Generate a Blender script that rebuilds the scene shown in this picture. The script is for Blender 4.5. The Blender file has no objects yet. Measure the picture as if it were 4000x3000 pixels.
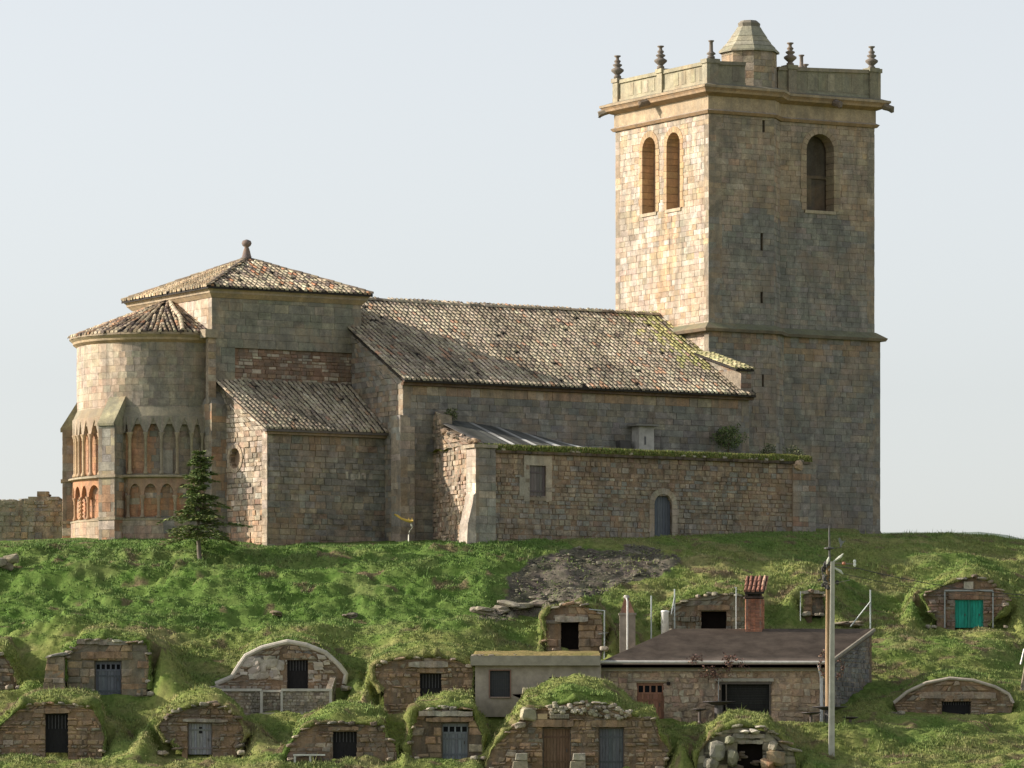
import bpy, math, random
import numpy as np
from mathutils import Vector, Matrix, noise as mnoise
R = math.radians
random.seed(7); rng = np.random.default_rng(7)
scene = bpy.context.scene
C = scene.collection

# ---------------------------------------------------------------- camera, sky, sun
FPX, CXP, HYP = 22600.0, 2000.0, 3255.0      # focal length and horizon of the photograph, in its own 4000 x 3000 pixels
cam_d = bpy.data.cameras.new("camera"); cam = bpy.data.objects.new("camera", cam_d); C.objects.link(cam)
cam_d.sensor_width = 36; cam_d.lens = FPX / 4000 * 36; cam_d.shift_y = (HYP - 1500) / 4000
cam_d.clip_start = 1; cam_d.clip_end = 20000
cam.location = (0, 0, 0); cam.rotation_euler = (R(90), 0, 0)
scene.camera = cam

SUN_AZ, SUN_EL = -2.0, 25.0     # low sun from the left, raking along the church's long front
sdir = Vector((-math.cos(R(SUN_AZ)) * math.cos(R(SUN_EL)), -math.sin(R(SUN_AZ)) * math.cos(R(SUN_EL)), math.sin(R(SUN_EL))))
sl = bpy.data.lights.new("sun", 'SUN'); so = bpy.data.objects.new("sun", sl); C.objects.link(so)
sl.energy = 4.8; sl.angle = R(0.6); sl.color = (1.0, 0.88, 0.75)
so.rotation_euler = sdir.to_track_quat('Z', 'Y').to_euler(); so.location = (-60, 200, 80)
world = bpy.data.worlds.new("World"); scene.world = world; world.use_nodes = True
wn = world.node_tree; wn.nodes.clear()
sky = wn.nodes.new('ShaderNodeTexSky'); sky.sky_type = 'NISHITA'; sky.sun_disc = False
sky.sun_elevation = R(SUN_EL); sky.sun_rotation = math.atan2(sdir.x, sdir.y)
sky.air_density = 1.0; sky.dust_density = 3.0; sky.ozone_density = 1.0; sky.altitude = 900
hs = wn.nodes.new('ShaderNodeHueSaturation'); hs.inputs['Saturation'].default_value = 0.26
bgn = wn.nodes.new('ShaderNodeBackground'); bgn.inputs['Strength'].default_value = 0.134
wo = wn.nodes.new('ShaderNodeOutputWorld')
wn.links.new(sky.outputs[0], hs.inputs['Color']); wn.links.new(hs.outputs[0], bgn.inputs[0]); wn.links.new(bgn.outputs[0], wo.inputs[0])
scene.view_settings.view_transform = 'Standard'; scene.view_settings.look = 'None'
scene.view_settings.gamma = 1; scene.view_settings.exposure = 0.55
scene.render.engine = 'CYCLES'
scene.cycles.max_bounces = 5

# ---------------------------------------------------------------- materials
def new_mat(name):
    m = bpy.data.materials.new(name); m.use_nodes = True
    nt = m.node_tree; b = nt.nodes['Principled BSDF']
    b.inputs['Specular IOR Level'].default_value = 0.25
    return m, nt, b
def nz(nt, scale, detail=6, rough=.6, dist=0.0, vec=None):
    n = nt.nodes.new('ShaderNodeTexNoise'); n.inputs['Scale'].default_value = scale
    n.inputs['Detail'].default_value = detail; n.inputs['Roughness'].default_value = rough; n.inputs['Distortion'].default_value = dist
    if vec: nt.links.new(vec, n.inputs['Vector'])
    return n.outputs['Fac']
def ramp(nt, fac, stops):
    r = nt.nodes.new('ShaderNodeValToRGB'); els = r.color_ramp.elements
    while len(els) < len(stops): els.new(.5)
    for e, (p, c) in zip(els, stops):
        e.position = p; e.color = tuple(c) + (1,) if len(c) == 3 else c
    nt.links.new(fac, r.inputs[0]); return r.outputs['Color']
def mixc(nt, a, b, fac, mode='MIX'):
    m = nt.nodes.new('ShaderNodeMix'); m.data_type = 'RGBA'; m.blend_type = mode
    for sock, val in ((m.inputs[6], a), (m.inputs[7], b), (m.inputs[0], fac)):
        if isinstance(val, (int, float)): sock.default_value = val
        elif isinstance(val, (tuple, list)): sock.default_value = tuple(val) + (1,) if len(val) == 3 else val
        else: nt.links.new(val, sock)
    return m.outputs[2]
def posv(nt, sc=(1, 1, 1)):
    g = nt.nodes.new('ShaderNodeNewGeometry'); mp = nt.nodes.new('ShaderNodeMapping')
    mp.inputs['Scale'].default_value = sc; nt.links.new(g.outputs['Position'], mp.inputs['Vector']); return mp.outputs[0]
def bump(nt, b, h, strength, dist):
    bn = nt.nodes.new('ShaderNodeBump'); bn.inputs['Strength'].default_value = strength; bn.inputs['Distance'].default_value = dist
    nt.links.new(h, bn.inputs['Height']); nt.links.new(bn.outputs[0], b.inputs['Normal'])
def attr(nt):
    a = nt.nodes.new('ShaderNodeAttribute'); a.attribute_name = 'Col'; return a.outputs['Color']

def stone_mat(name, lichen=.5, rough=.92, bd=.03, stain=(.15, .146, .128), warm=(.40, .26, .15), wamt=.30, con=1.0):
    m, nt, b = new_mat(name)
    p = posv(nt)
    big = nz(nt, .35, 5, .65, .6, p); mid = nz(nt, 2.2, 7, .7, .3, p); fine = nz(nt, 14, 5, .7, 0, p)
    streak = nz(nt, 1.0, 5, .6, .2, posv(nt, (2.2, 2.2, .28)))
    c = mixc(nt, attr(nt), ramp(nt, fine, [(.25, (.72, .70, .68)), (.75, (1.24, 1.24, 1.24))]), 1.0, 'MULTIPLY')
    c = mixc(nt, c, ramp(nt, mid, [(.28, (1 - .48 * con, 1 - .49 * con, 1 - .5 * con)), (.5, (.97, .97, .97)), (.72, (1 + .45 * con, 1 + .43 * con, 1 + .38 * con))]), 1.0, 'MULTIPLY')
    blotch = nz(nt, .9, 8, .75, 1.0, p)
    c = mixc(nt, c, ramp(nt, blotch, [(.38, (1 - .4 * con, 1 - .4 * con, 1 - .39 * con)), (.55, (1.05, 1.045, 1.04)), (.66, (1 + .2 * con, 1 + .17 * con, 1 + .12 * con))]), 1.0, 'MULTIPLY')
    wf = ramp(nt, big, [(.50, (0, 0, 0)), (.62, (wamt, wamt, wamt))])
    c = mixc(nt, c, warm, wf)
    lf = ramp(nt, streak, [(.44, (0, 0, 0)), (.60, (lichen, lichen, lichen))])
    c = mixc(nt, c, stain, lf)
    nt.links.new(c, b.inputs['Base Color']); b.inputs['Roughness'].default_value = rough
    add = nt.nodes.new('ShaderNodeMath'); add.operation = 'ADD'; nt.links.new(fine, add.inputs[0]); nt.links.new(mid, add.inputs[1])
    bump(nt, b, add.outputs[0], .6, bd)
    return m
M = {}
M['stone'] = stone_mat('weathered_stone', .42, con=.75)
M['smooth'] = stone_mat('dressed_stone', .3, bd=.015, con=.5)
M['rubble'] = stone_mat('rubble_stone', .35, bd=.05, wamt=.3)
M['lichen'] = stone_mat('lichened_stone', .6, bd=.05, stain=(.3, .29, .2), wamt=.1)
def vc_mat(name, nscale=6, amt=.35, rough=.85, bd=.01, spec=.25, sc=(1, 1, 1), metal=0):
    m, nt, b = new_mat(name); b.inputs['Specular IOR Level'].default_value = spec
    n = nz(nt, nscale, 6, .65, .2, posv(nt, sc))
    c = mixc(nt, attr(nt), ramp(nt, n, [(.25, (1 - amt,) * 3), (.75, (1 + amt,) * 3)]), 1.0, 'MULTIPLY')
    nt.links.new(c, b.inputs['Base Color']); b.inputs['Roughness'].default_value = rough; b.inputs['Metallic'].default_value = metal
    bump(nt, b, n, .5, bd); return m
M['tile'] = vc_mat('clay_tile', 9, .5, .9, .01)
M['wood'] = vc_mat('weathered_wood', 9, .4, .8, .01, sc=(3, 3, .3))
M['plaster'] = vc_mat('render_plaster', 1.6, .38, .95, .01)
M['concrete'] = vc_mat('concrete', 3, .25, .9, .01)
M['metal'] = vc_mat('galvanised_metal', 5, .15, .45, .002, .5, metal=.5)
M['paint'] = vc_mat('painted_metal', 5, .2, .5, .002, .5)
M['leaf'] = vc_mat('foliage', 4, .3, .8, .01)
M['roofsheet'] = vc_mat('roof_sheet', 1.3, .45, .85, .01)
M['dark'] = vc_mat('dark_interior', 4, .2, 1, .01, 0)

def terrain_mat():
    m, nt, b = new_mat('meadow_ground')
    p = posv(nt)
    f = nz(nt, 5, 8, .7, .3, p); g = nz(nt, 1.1, 6, .65, .4, p)
    c = mixc(nt, attr(nt), ramp(nt, f, [(.3, (.6, .64, .6)), (.7, (1.35, 1.32, 1.3))]), 1.0, 'MULTIPLY')
    c = mixc(nt, c, ramp(nt, g, [(.35, (.75, .85, .7)), (.65, (1.25, 1.12, 1.2))]), 1.0, 'MULTIPLY')
    nt.links.new(c, b.inputs['Base Color']); b.inputs['Roughness'].default_value = 1
    b.inputs['Specular IOR Level'].default_value = .05
    bump(nt, b, f, .9, .08); return m
M['ground'] = terrain_mat()

# ---------------------------------------------------------------- mesh helpers
def tag(o, label=None, cat=None, group=None, kind=None):
    if label: o['label'] = label
    if cat: o['category'] = cat
    if group: o['group'] = group
    if kind: o['kind'] = kind
    return o
def wloc(o):
    l = Vector((0, 0, 0))
    while o: l += o.location; o = o.parent
    return l
def empty(name, loc, label, cat, group=None):
    o = bpy.data.objects.new(name, None); C.objects.link(o); o.location = loc; o.empty_display_size = .5
    return tag(o, label, cat, group)
def jit(c, a=.1, h=.04):
    k = 1 + random.uniform(-a, a)
    return tuple(max(.01, x * k * (1 + random.uniform(-h, h))) for x in c)
class MB:
    def __init__(s): s.v = []; s.f = []; s.c = []
    def add(s, vs, fs, col):
        n = len(s.v); s.v += [tuple(x) for x in vs]; s.f += [tuple(i + n for i in f) for f in fs]; s.c += [col] * len(vs)
    def hexa(s, q, col):    # q: 4 back then 4 front corners
        s.add(q, [(0, 1, 2, 3), (7, 6, 5, 4), (0, 4, 5, 1), (1, 5, 6, 2), (2, 6, 7, 3), (3, 7, 4, 0)], col)
    def box(s, fr, a0, a1, z0, z1, d0, d1, col):
        s.hexa([fr(a0, z0, d0), fr(a1, z0, d0), fr(a1, z1, d0), fr(a0, z1, d0), fr(a0, z0, d1), fr(a1, z0, d1), fr(a1, z1, d1), fr(a0, z1, d1)], col)
    def wbox(s, x0, x1, y0, y1, z0, z1, col): s.box(lambda a, z, d: (a, d, z), x0, x1, z0, z1, y0, y1, col)
    def block(s, fr, q, d0, d1, col, ch=.02, jt=0):   # q: 4 (a,z) corners, front face a little smaller: a worn block
        ca = sum(p[0] for p in q) / 4; cz = sum(p[1] for p in q) / 4
        q = [(a + random.uniform(-jt, jt), z + random.uniform(-jt, jt)) for a, z in q]
        fq = [(a - math.copysign(ch, a - ca), z - math.copysign(ch, z - cz)) for a, z in q]
        vs = [fr(a, z, d0) for a, z in q] + [fr(a, z, d1 - ch * .7) for a, z in q] + [fr(a, z, d1 + random.uniform(-jt, jt) * .4) for a, z in fq]
        s.add(vs, [(8, 9, 10, 11), (4, 5, 9, 8), (5, 6, 10, 9), (6, 7, 11, 10), (7, 4, 8, 11), (0, 1, 5, 4), (1, 2, 6, 5), (2, 3, 7, 6), (3, 0, 4, 7)], col)
    def tube(s, pts, rad, col, seg=8, cap=True):
        pts = [Vector(p) for p in pts]; n = len(pts); vs = []; fs = []
        if isinstance(rad, (int, float)): rad = [rad] * n
        for i, p in enumerate(pts):
            t = (pts[min(i + 1, n - 1)] - pts[max(i - 1, 0)]).normalized()
            x = t.cross(Vector((0, 0, 1)) if abs(t.z) < .9 else Vector((1, 0, 0))).normalized(); y = t.cross(x)
            for k in range(seg):
                a = 2 * math.pi * k / seg; vs.append(p + (x * math.cos(a) + y * math.sin(a)) * rad[i])
        for i in range(n - 1):
            for k in range(seg):
                k2 = (k + 1) % seg; fs.append((i * seg + k, i * seg + k2, (i + 1) * seg + k2, (i + 1) * seg + k))
        if cap: fs += [tuple(range(seg)), tuple(range((n - 1) * seg, n * seg))[::-1]]
        s.add(vs, fs, col)
    def lathe(s, cx, cy, prof, col, seg=16, a0=0, ph=0):   # prof: (r, z)
        vs = []; fs = []
        for r, z in prof:
            for k in range(seg):
                a = 2 * math.pi * k / seg + ph; vs.append((cx + r * math.cos(a), cy + r * math.sin(a), z))
        for i in range(len(prof) - 1):
            for k in range(seg):
                k2 = (k + 1) % seg; fs.append((i * seg + k, i * seg + k2, (i + 1) * seg + k2, (i + 1) * seg + k))
        fs += [tuple(range(seg))[::-1], tuple(range((len(prof) - 1) * seg, len(prof) * seg))]
        s.add(vs, fs, col)
    def prism(s, fr, poly, d0, d1, col):
        n = len(poly); vs = [fr(a, z, d0) for a, z in poly] + [fr(a, z, d1) for a, z in poly]
        s.add(vs, [tuple(range(n))[::-1], tuple(range(n, 2 * n))] + [(i, (i + 1) % n, n + (i + 1) % n, n + i) for i in range(n)], col)
    def rock(s, c, size, col, seed=None):
        vs, fs = ICO; sd = random.random() * 100; rot = Matrix.Rotation(random.uniform(-.5, .5), 3, 'Z') @ Matrix.Rotation(random.uniform(-.25, .25), 3, 'Y')
        out = []
        for v in vs:
            w = Vector([math.copysign(abs(t) ** .65, t) for t in v])
            k = 1 + .35 * mnoise.noise(v * 1.3 + Vector((sd, 0, sd)))
            q = rot @ Vector((w.x * size[0] * k * .5, w.y * size[1] * k * .5, w.z * size[2] * k * .5)); out.append(q + Vector(c))
        s.add(out, fs, col)
    def build(s, name, mat, parent=None, label=None, cat=None, group=None, kind=None, smooth=False, origin=None):
        me = bpy.data.meshes.new(name); V = np.array(s.v, dtype=np.float64).reshape(-1, 3)
        if parent is not None: off = np.array(wloc(parent))
        elif origin is not None: off = np.array(origin, dtype=float)
        elif kind == 'structure' or kind == 'stuff': off = np.zeros(3)
        else:
            mn, mx = V.min(0), V.max(0); off = np.array([(mn[0] + mx[0]) / 2, (mn[1] + mx[1]) / 2, mn[2]])
        me.from_pydata((V - off).tolist(), [], s.f)
        ca = me.color_attributes.new('Col', 'FLOAT_COLOR', 'POINT')
        cc = np.ones((len(s.v), 4), dtype=np.float32); cc[:, :3] = np.array(s.c, dtype=np.float32); ca.data.foreach_set('color', cc.ravel())
        me.materials.append(M[mat] if isinstance(mat, str) else mat)
        if smooth: me.polygons.foreach_set('use_smooth', [True] * len(me.polygons))
        me.update(); o = bpy.data.objects.new(name, me); C.objects.link(o)
        if parent is not None: o.parent = parent
        else: o.location = Vector(off)
        return tag(o, label, cat, group, kind)
def _ico():
    t = (1 + 5 ** .5) / 2
    v = [(-1, t, 0), (1, t, 0), (-1, -t, 0), (1, -t, 0), (0, -1, t), (0, 1, t), (0, -1, -t), (0, 1, -t), (t, 0, -1), (t, 0, 1), (-t, 0, -1), (-t, 0, 1)]
    f = [(0, 11, 5), (0, 5, 1), (0, 1, 7), (0, 7, 10), (0, 10, 11), (1, 5, 9), (5, 11, 4), (11, 10, 2), (10, 7, 6), (7, 1, 8), (3, 9, 4), (3, 4, 2), (3, 2, 6), (3, 6, 8), (3, 8, 9), (4, 9, 5), (2, 4, 11), (6, 2, 10), (8, 6, 7), (9, 8, 1)]
    v = [Vector(x).normalized() for x in v]; mid = {}; nf = []
    def m(a, b):
        k = (min(a, b), max(a, b))
        if k not in mid: mid[k] = len(v); v.append(((v[a] + v[b]) / 2).normalized())
        return mid[k]
    for a, b, c in f:
        x, y, z = m(a, b), m(b, c), m(c, a); nf += [(a, x, z), (b, y, x), (c, z, y), (x, y, z)]
    return v, nf
ICO = _ico()

# ---------------------------------------------------------------- places: pixel of the photo at a given depth -> metres
def at(px, py, Y): return Vector(((px - CXP) / FPX * Y, Y, (HYP - py) / FPX * Y))
TH = R(30); D1 = Vector((math.cos(TH), math.sin(TH))); NF = Vector((math.sin(TH), -math.cos(TH)))
OX, OY = (2768 - CXP) / FPX * 290, 290.0                   # the church's own axes: u along the nave, v out of its long front
def W(u, v, z): return (OX + u * D1.x + v * NF.x, OY + u * D1.y + v * NF.y, z)
def wall(p0, p1):
    t = Vector(p1) - Vector(p0); L = t.length; t = t / L; n = (-t.y, t.x)
    return (lambda a, z, d: W(p0[0] + a * t.x + d * n[0], p0[1] + a * t.y + d * n[1], z)), L

def crossings(poly, z):
    xs = []; n = len(poly)
    for i in range(n):
        (a0, z0), (a1, z1) = poly[i], poly[(i + 1) % n]
        if (z0 <= z < z1) or (z1 <= z < z0): xs.append(a0 + (a1 - a0) * (z - z0) / (z1 - z0))
    xs.sort(); return xs
def masonry(mb, fr, poly, pal, holes=(), ch=(.3, .4), bl=(.45, .9), gap=.009, jd=.010, chm=.011, jt=.0, back=.45, mortar=(.29, .245, .185), d0=0.0, thick=.2):
    zs = [p[1] for p in poly]; z = min(zs); ztop = max(zs)
    while z < ztop - .04:
        h = random.uniform(*ch); h = min(h, ztop - z)
        if ztop - z - h < ch[0] * .5: h = ztop - z
        lo, hi, md = crossings(poly, z + .004), crossings(poly, z + h - .004), crossings(poly, z + h / 2)
        if not (len(lo) == len(hi) == len(md)): lo = hi = md
        iv = [[lo[i], lo[i + 1], hi[i], hi[i + 1]] for i in range(0, len(md) - 1, 2)]
        for hp in holes:
            hx = crossings(hp, z + h / 2)
            for j in range(0, len(hx) - 1, 2):
                a, b = hx[j], hx[j + 1]; nv = []
                for l0, l1, h0, h1 in iv:
                    if b <= min(l0, h0) or a >= max(l1, h1): nv.append([l0, l1, h0, h1]); continue
                    if a > (l0 + h0) / 2: nv.append([l0, a, h0, a])
                    if b < (l1 + h1) / 2: nv.append([b, l1, b, h1])
                iv = nv
        for l0, l1, h0, h1 in iv:
            if max(l1 - l0, h1 - h0) < .03: continue
            mb.hexa([fr(l0, z, d0 - back), fr(l1, z, d0 - back), fr(h1, z + h, d0 - back), fr(h0, z + h, d0 - back),
                     fr(l0, z, d0 - .03), fr(l1, z, d0 - .03), fr(h1, z + h, d0 - .03), fr(h0, z + h, d0 - .03)], mortar)
            Lm = (l1 - l0 + h1 - h0) / 2; t = 0.0
            while t < 1 - 1e-6:
                w = random.uniform(*bl) / max(Lm, .01); t1 = t + w
                if 1 - t1 < .5 * bl[0] / max(Lm, .01): t1 = 1
                g = gap / 2; e0, e1 = (g if t > 0 else 0), (g if t1 < 1 else 0)
                q = [(l0 + (l1 - l0) * t + e0, z + g), (l0 + (l1 - l0) * t1 - e1, z + g), (h0 + (h1 - h0) * t1 - e1, z + h - g), (h0 + (h1 - h0) * t + e0, z + h - g)]
                if q[1][0] - q[0][0] > .02 or q[2][0] - q[3][0] > .02:
                    mb.block(fr, q, d0 - .03, d0 + random.uniform(-jd, jd), pal((q[0][0] + q[1][0]) / 2, z + h / 2), chm, jt)
                t = t1
        z += h
def rect(a0, a1, z0, z1): return [(a0, z0), (a1, z0), (a1, z1), (a0, z1)]
def archp(a0, a1, z0, zt, n=10):
    r = (a1 - a0) / 2; c = (a0 + a1) / 2
    return [(a0, z0), (a1, z0)] + [(c + r * math.cos(math.pi * k / n), zt - r + r * math.sin(math.pi * k / n)) for k in range(n + 1)]
def arch_ring(mb, fr, a0, a1, z0, zt, w, d0, d1, col, n=11, jamb=True):
    r = (a1 - a0) / 2; c = (a0 + a1) / 2; zs = zt - r
    for k in range(n):
        t0, t1 = math.pi * (k + .03) / n, math.pi * (k + .97) / n
        q = [(c + r * math.cos(t0), zs + r * math.sin(t0)), (c + (r + w) * math.cos(t0), zs + (r + w) * math.sin(t0)),
             (c + (r + w) * math.cos(t1), zs + (r + w) * math.sin(t1)), (c + r * math.cos(t1), zs + r * math.sin(t1))]
        mb.hexa([fr(a, z, d0) for a, z in q] + [fr(a, z, d1) for a, z in q], jit(col))
    if jamb:
        z = z0
        while z < zs - .01:
            h = min(random.uniform(.3, .45), zs - z)
            for s_ in (-1, 1):
                ww = w * random.uniform(.8, 1.3); a_in = c + s_ * r; a_o = c + s_ * (r + ww)
                mb.box(fr, min(a_in, a_o), max(a_in, a_o), z + .01, z + h - .008, d0, d1, jit(col))
            z += h
def inpoly(poly, a, z):
    xs = crossings(poly, z)
    return any(xs[j] <= a <= xs[j + 1] for j in range(0, len(xs) - 1, 2))
def tiles(mb, P, poly, pal, sp=.25, exp=.42, rad=.088, base=(.035, .03, .026), off=.0, droop=.0):
    """P(a,s,h) -> world; a along the eave, s up the slope, h above the plane; barrel tiles inside poly"""
    aa = [p[0] for p in poly]; ss = [p[1] for p in poly]
    mb.add([P(a, s_, .02) for a, s_ in poly], [tuple(range(len(poly)))], base)
    mb.add([P(a, s_, -.12) for a, s_ in poly], [tuple(range(len(poly)))[::-1]], base)
    n = len(poly); so_ = random.random() * 50; pal0 = pal
    def pal(a_, b_):
        k_ = 1 + .55 * mnoise.noise(Vector((a_ * .45, b_ * .3, so_))) + .35 * mnoise.noise(Vector((a_ * 1.6, b_ * .9, so_ + 9))); return tuple(min(.6, max(.02, x * k_)) for x in pal0(a_, b_))
    mb.add([P(a, s_, .02) for a, s_ in poly] + [P(a, s_, -.12) for a, s_ in poly], [(i, (i + 1) % n, n + (i + 1) % n, n + i) for i in range(n)], base)
    a = min(aa) + off
    while a < max(aa):
        s0 = min(ss) - random.uniform(.02, .1); wob = random.uniform(-.02, .02)
        while s0 < max(ss):
            if inpoly(poly, a, min(max(s0 + exp / 2, min(ss) + .01), max(ss) - .01)):
                L = exp * 1.25; r0 = rad * random.uniform(.92, 1.12); r1 = r0 * .8; aj = a + wob + random.uniform(-.018, .018); tw = random.uniform(-.02, .02)
                if random.random() > .012:
                    vs = []
                    for (sx, r, hb) in ((s0, r0, .05), (s0 + L, r1, .015)):
                        for k in range(5):
                            t = math.pi * k / 4; vs.append(P(aj + (tw if sx > s0 else 0) - r * math.cos(t), sx, hb + r * math.sin(t) * .85))
                    vs += [P(aj - r0 * .8, s0, -.0), P(aj + r0 * .8, s0, -.0)]
                    mb.add(vs, [(k, k + 1, k + 6, k + 5) for k in range(4)] + [(10, 0, 1, 2, 3, 4, 11)], pal(aj, s0))
                # channel tile between, its colour darkened to stand for the shaded gap
                vs = []
                a2 = a + sp / 2
                for (sx, hb) in ((s0 + .05, .03), (s0 + L, .02)):
                    for k in range(3): vs.append(P(a2 + (k - 1) * sp * .3, sx, hb + (0 if k == 1 else .03)))
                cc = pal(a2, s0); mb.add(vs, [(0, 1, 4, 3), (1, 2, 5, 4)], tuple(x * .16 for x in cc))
            s0 += exp
        a += sp * random.uniform(.97, 1.03)
def ridge(mb, pts, pal, rad=.14, L=.42):
    for p0, p1 in zip(pts[:-1], pts[1:]):
        p0, p1 = Vector(p0), Vector(p1); t = p1 - p0; D = t.length; t /= D
        x = t.cross(Vector((0, 0, 1))).normalized(); y = x.cross(t); k = 0.0
        while k < D:
            r = rad * random.uniform(.9, 1.15); vs = []
            for e, rr in ((k, r), (min(k + L * 1.1, D + .1), r * .85)):
                for j in range(6):
                    an = math.pi * j / 5; vs.append(p0 + t * e + x * rr * math.cos(an) + y * (rr * math.sin(an) - .02))
            mb.add(vs, [(j, j + 1, j + 7, j + 6) for j in range(5)] + [(0, 1, 2, 3, 4, 5)], pal(0, 0)); k += L

# palettes (albedo)
CREAM, TAN, GREY, DGREY, ORANGE, REDB, PALE = (.51, .43, .34), (.37, .315, .25), (.285, .27, .236), (.228, .22, .198), (.46, .25, .13), (.27, .18, .125), (.56, .505, .425)
def pick(*cs, a=.16):
    def f(*_):
        r = random.random() * sum(w for _, w in cs)
        for c, w in cs:
            r -= w
            if r <= 0: return jit(c, a)
        return jit(cs[-1][0], a)
    return f
TILEP = pick(((.38, .325, .235), 6), ((.32, .27, .195), 4), ((.22, .185, .14), 1.2), ((.45, .395, .29), 1.6), ((.34, .235, .16), .25), ((.14, .115, .09), .15), a=.09)
DOORW = pick(((.16, .16, .17), 1), ((.12, .12, .13), 1), a=.2)

# ---------------------------------------------------------------- terrain
def _hash(ix, iy, sd):
    n = (ix * 374761393 + iy * 668265263 + sd * 974634777) & 0x7fffffff
    n = ((n ^ (n >> 13)) * 1274126177) & 0x7fffffff
    return ((n ^ (n >> 16)) & 0xffff) / 65535.0
def vnoise(x, y, sd=0):
    x = np.asarray(x, dtype=float); y = np.asarray(y, dtype=float)
    ix = np.floor(x).astype(np.int64); iy = np.floor(y).astype(np.int64); fx = x - ix; fy = y - iy
    fx = fx * fx * (3 - 2 * fx); fy = fy * fy * (3 - 2 * fy)
    a, b, c, d = _hash(ix, iy, sd), _hash(ix + 1, iy, sd), _hash(ix, iy + 1, sd), _hash(ix + 1, iy + 1, sd)
    return (a * (1 - fx) + b * fx) * (1 - fy) + (c * (1 - fx) + d * fx) * fy
def fbm(x, y, oc=4, sd=0, g=.5):
    s = 0; am = 1; t = 0
    for k in range(oc): s = s + am * (vnoise(x * 2 ** k, y * 2 ** k, sd + k) - .5); t += am; am *= g
    return s / t * 2
YB = 250.0
def crest(X): return np.interp(X, [-34, -20, -11, -1.3, 6, 14, 20, 26, 34], [274, 273.5, 272.3, 272, 275.8, 279.5, 283.5, 286, 287])
CREST_PY = ([0, 300, 800, 1050, 1800, 1935, 2600, 3100, 3400, 3700, 4000], [2143, 2130, 2130, 2154, 2138, 2126, 2108, 2093, 2094, 2090, 2116])
def hbase(X, Y):
    X = np.asarray(X, dtype=float); Y = np.asarray(Y, dtype=float); Yc = crest(X)
    pyc = np.interp(CXP + X / Yc * FPX, *CREST_PY); zc = (HYP - pyc) / FPX * Yc; zb = (HYP - 3080) / FPX * YB
    t = np.clip((Y - YB) / (Yc - YB), 0, 1)
    tg = np.linspace(0, 1, 201); raw = np.interp(tg, [0, .05, .19, .33, .46, .60, .70, .86, .94, 1], [0, .10, .155, .365, .415, .625, .69, .89, .955, 1])
    kk = np.exp(-np.linspace(-2, 2, 13) ** 2); raw[6:-6] = np.convolve(raw, kk / kk.sum(), 'valid'); tt = np.interp(t, tg, raw)
    z = zb + (zc - zb) * tt
    z = np.where(Y < YB, np.maximum(zb - (YB - Y) * .42, -1.7), z)
    s = Y - Yc; up = np.where(X > 17, np.interp(s, [0, 5, 9, 30, 120], [0, .33, .3, -2.5, -16]), np.interp(s, [0, 5, 22, 40, 120], [0, .62, 1.0, 0, -14]))
    return np.where(s > 0, zc + up, z)
def ground(px, py):
    Y = np.arange(246, 300, .02); X = (px - CXP) / FPX * Y; z = (HYP - py) / FPX * Y
    i = int(np.argmax(hbase(X, Y) >= z)); return float(Y[i])

CELLS = []     # filled below, then carved into the ground
def cell(**k): CELLS.append(k); return k
# outline points, bases, doors and lintels are read off the photograph (pixels) and turned into metres at the depth where the slope carries them
cell(key='left edge', out=[(-70, 2560), (10, 2552), (35, 2580), (55, 2620), (68, 2668)], base=2690, doors=[], lint=[], wl=1, wr=1.2,
     label='ruined rubble cellar front cut by the left edge of the photo, below the meadow', pal='warm', st='rub')
cell(key='slab', out=[(262, 2660), (262, 2556), (300, 2520), (330, 2500), (400, 2498), (497, 2506), (572, 2512), (584, 2580), (576, 2690)], base=2716,
     doors=[(368, 475, 2579, 2717, 'bluegrey')], lint=[(316, 500, 2546, 2573, .08, 'w'), (300, 420, 2496, 2516, .1, 'g'), (385, 500, 2505, 2520, .1, 'g')], wl=1.4, wr=2.6,
     label='cellar of big ochre slabs with blue-grey plank door, left of the terraced cellar', pal='warm', st='big')
cell(key='terrace', out=[(842, 2672), (905, 2645), (930, 2606), (960, 2562), (1024, 2530), (1123, 2506), (1198, 2520), (1272, 2550), (1327, 2600), (1352, 2634), (1345, 2672)], base=2694,
     doors=[(1121, 1203, 2572, 2695, 'darkbars')], lint=[(1105, 1215, 2552, 2571, .05, 'w')], wl=.7, wr=1.6, plaster=True, push=.9,
     label='rounded plastered cellar front behind a low terrace wall with gate recess', pal='plas', st='rub')
cell(key='white slab', out=[(1500, 2690), (1466, 2650), (1464, 2600), (1546, 2572), (1695, 2564), (1795, 2580), (1850, 2612), (1844, 2690), (1790, 2760)], base=2780,
     doors=[(1640, 1725, 2629, 2780, 'dark')], lint=[(1596, 1750, 2585, 2607, .16, 'p'), (1630, 1735, 2610, 2628, .06, 'w')], wl=1.0, wr=.6,
     label='orange rubble cellar with white slab over black door, left of the concrete house', pal='warm', st='rub')
cell(key='small slab', out=[(2135, 2540), (2133, 2440), (2128, 2412), (2150, 2378), (2200, 2358), (2262, 2356), (2330, 2384), (2350, 2404), (2358, 2440), (2352, 2525)], base=2540,
     doors=[(2191, 2261, 2424, 2538, 'void')], lint=[(2168, 2296, 2408, 2430, .22, 'p')], wl=.5, wr=1.2,
     label='small open cellar with flat white lintel slab, uphill behind the concrete house', pal='warm', st='big')
cell(key='wide opening', out=[(2590, 2470), (2590, 2405), (2640, 2362), (2700, 2336), (2783, 2318), (2867, 2322), (2908, 2326), (2910, 2465)], base=2470,
     doors=[(2739, 2838, 2385, 2462, 'void')], lint=[(2725, 2850, 2362, 2383, .05, 'w')], wl=1.2, wr=1.5,
     label='grey rubble cellar with wide black opening, behind the brick chimney', pal='grey', st='rub')
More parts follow.
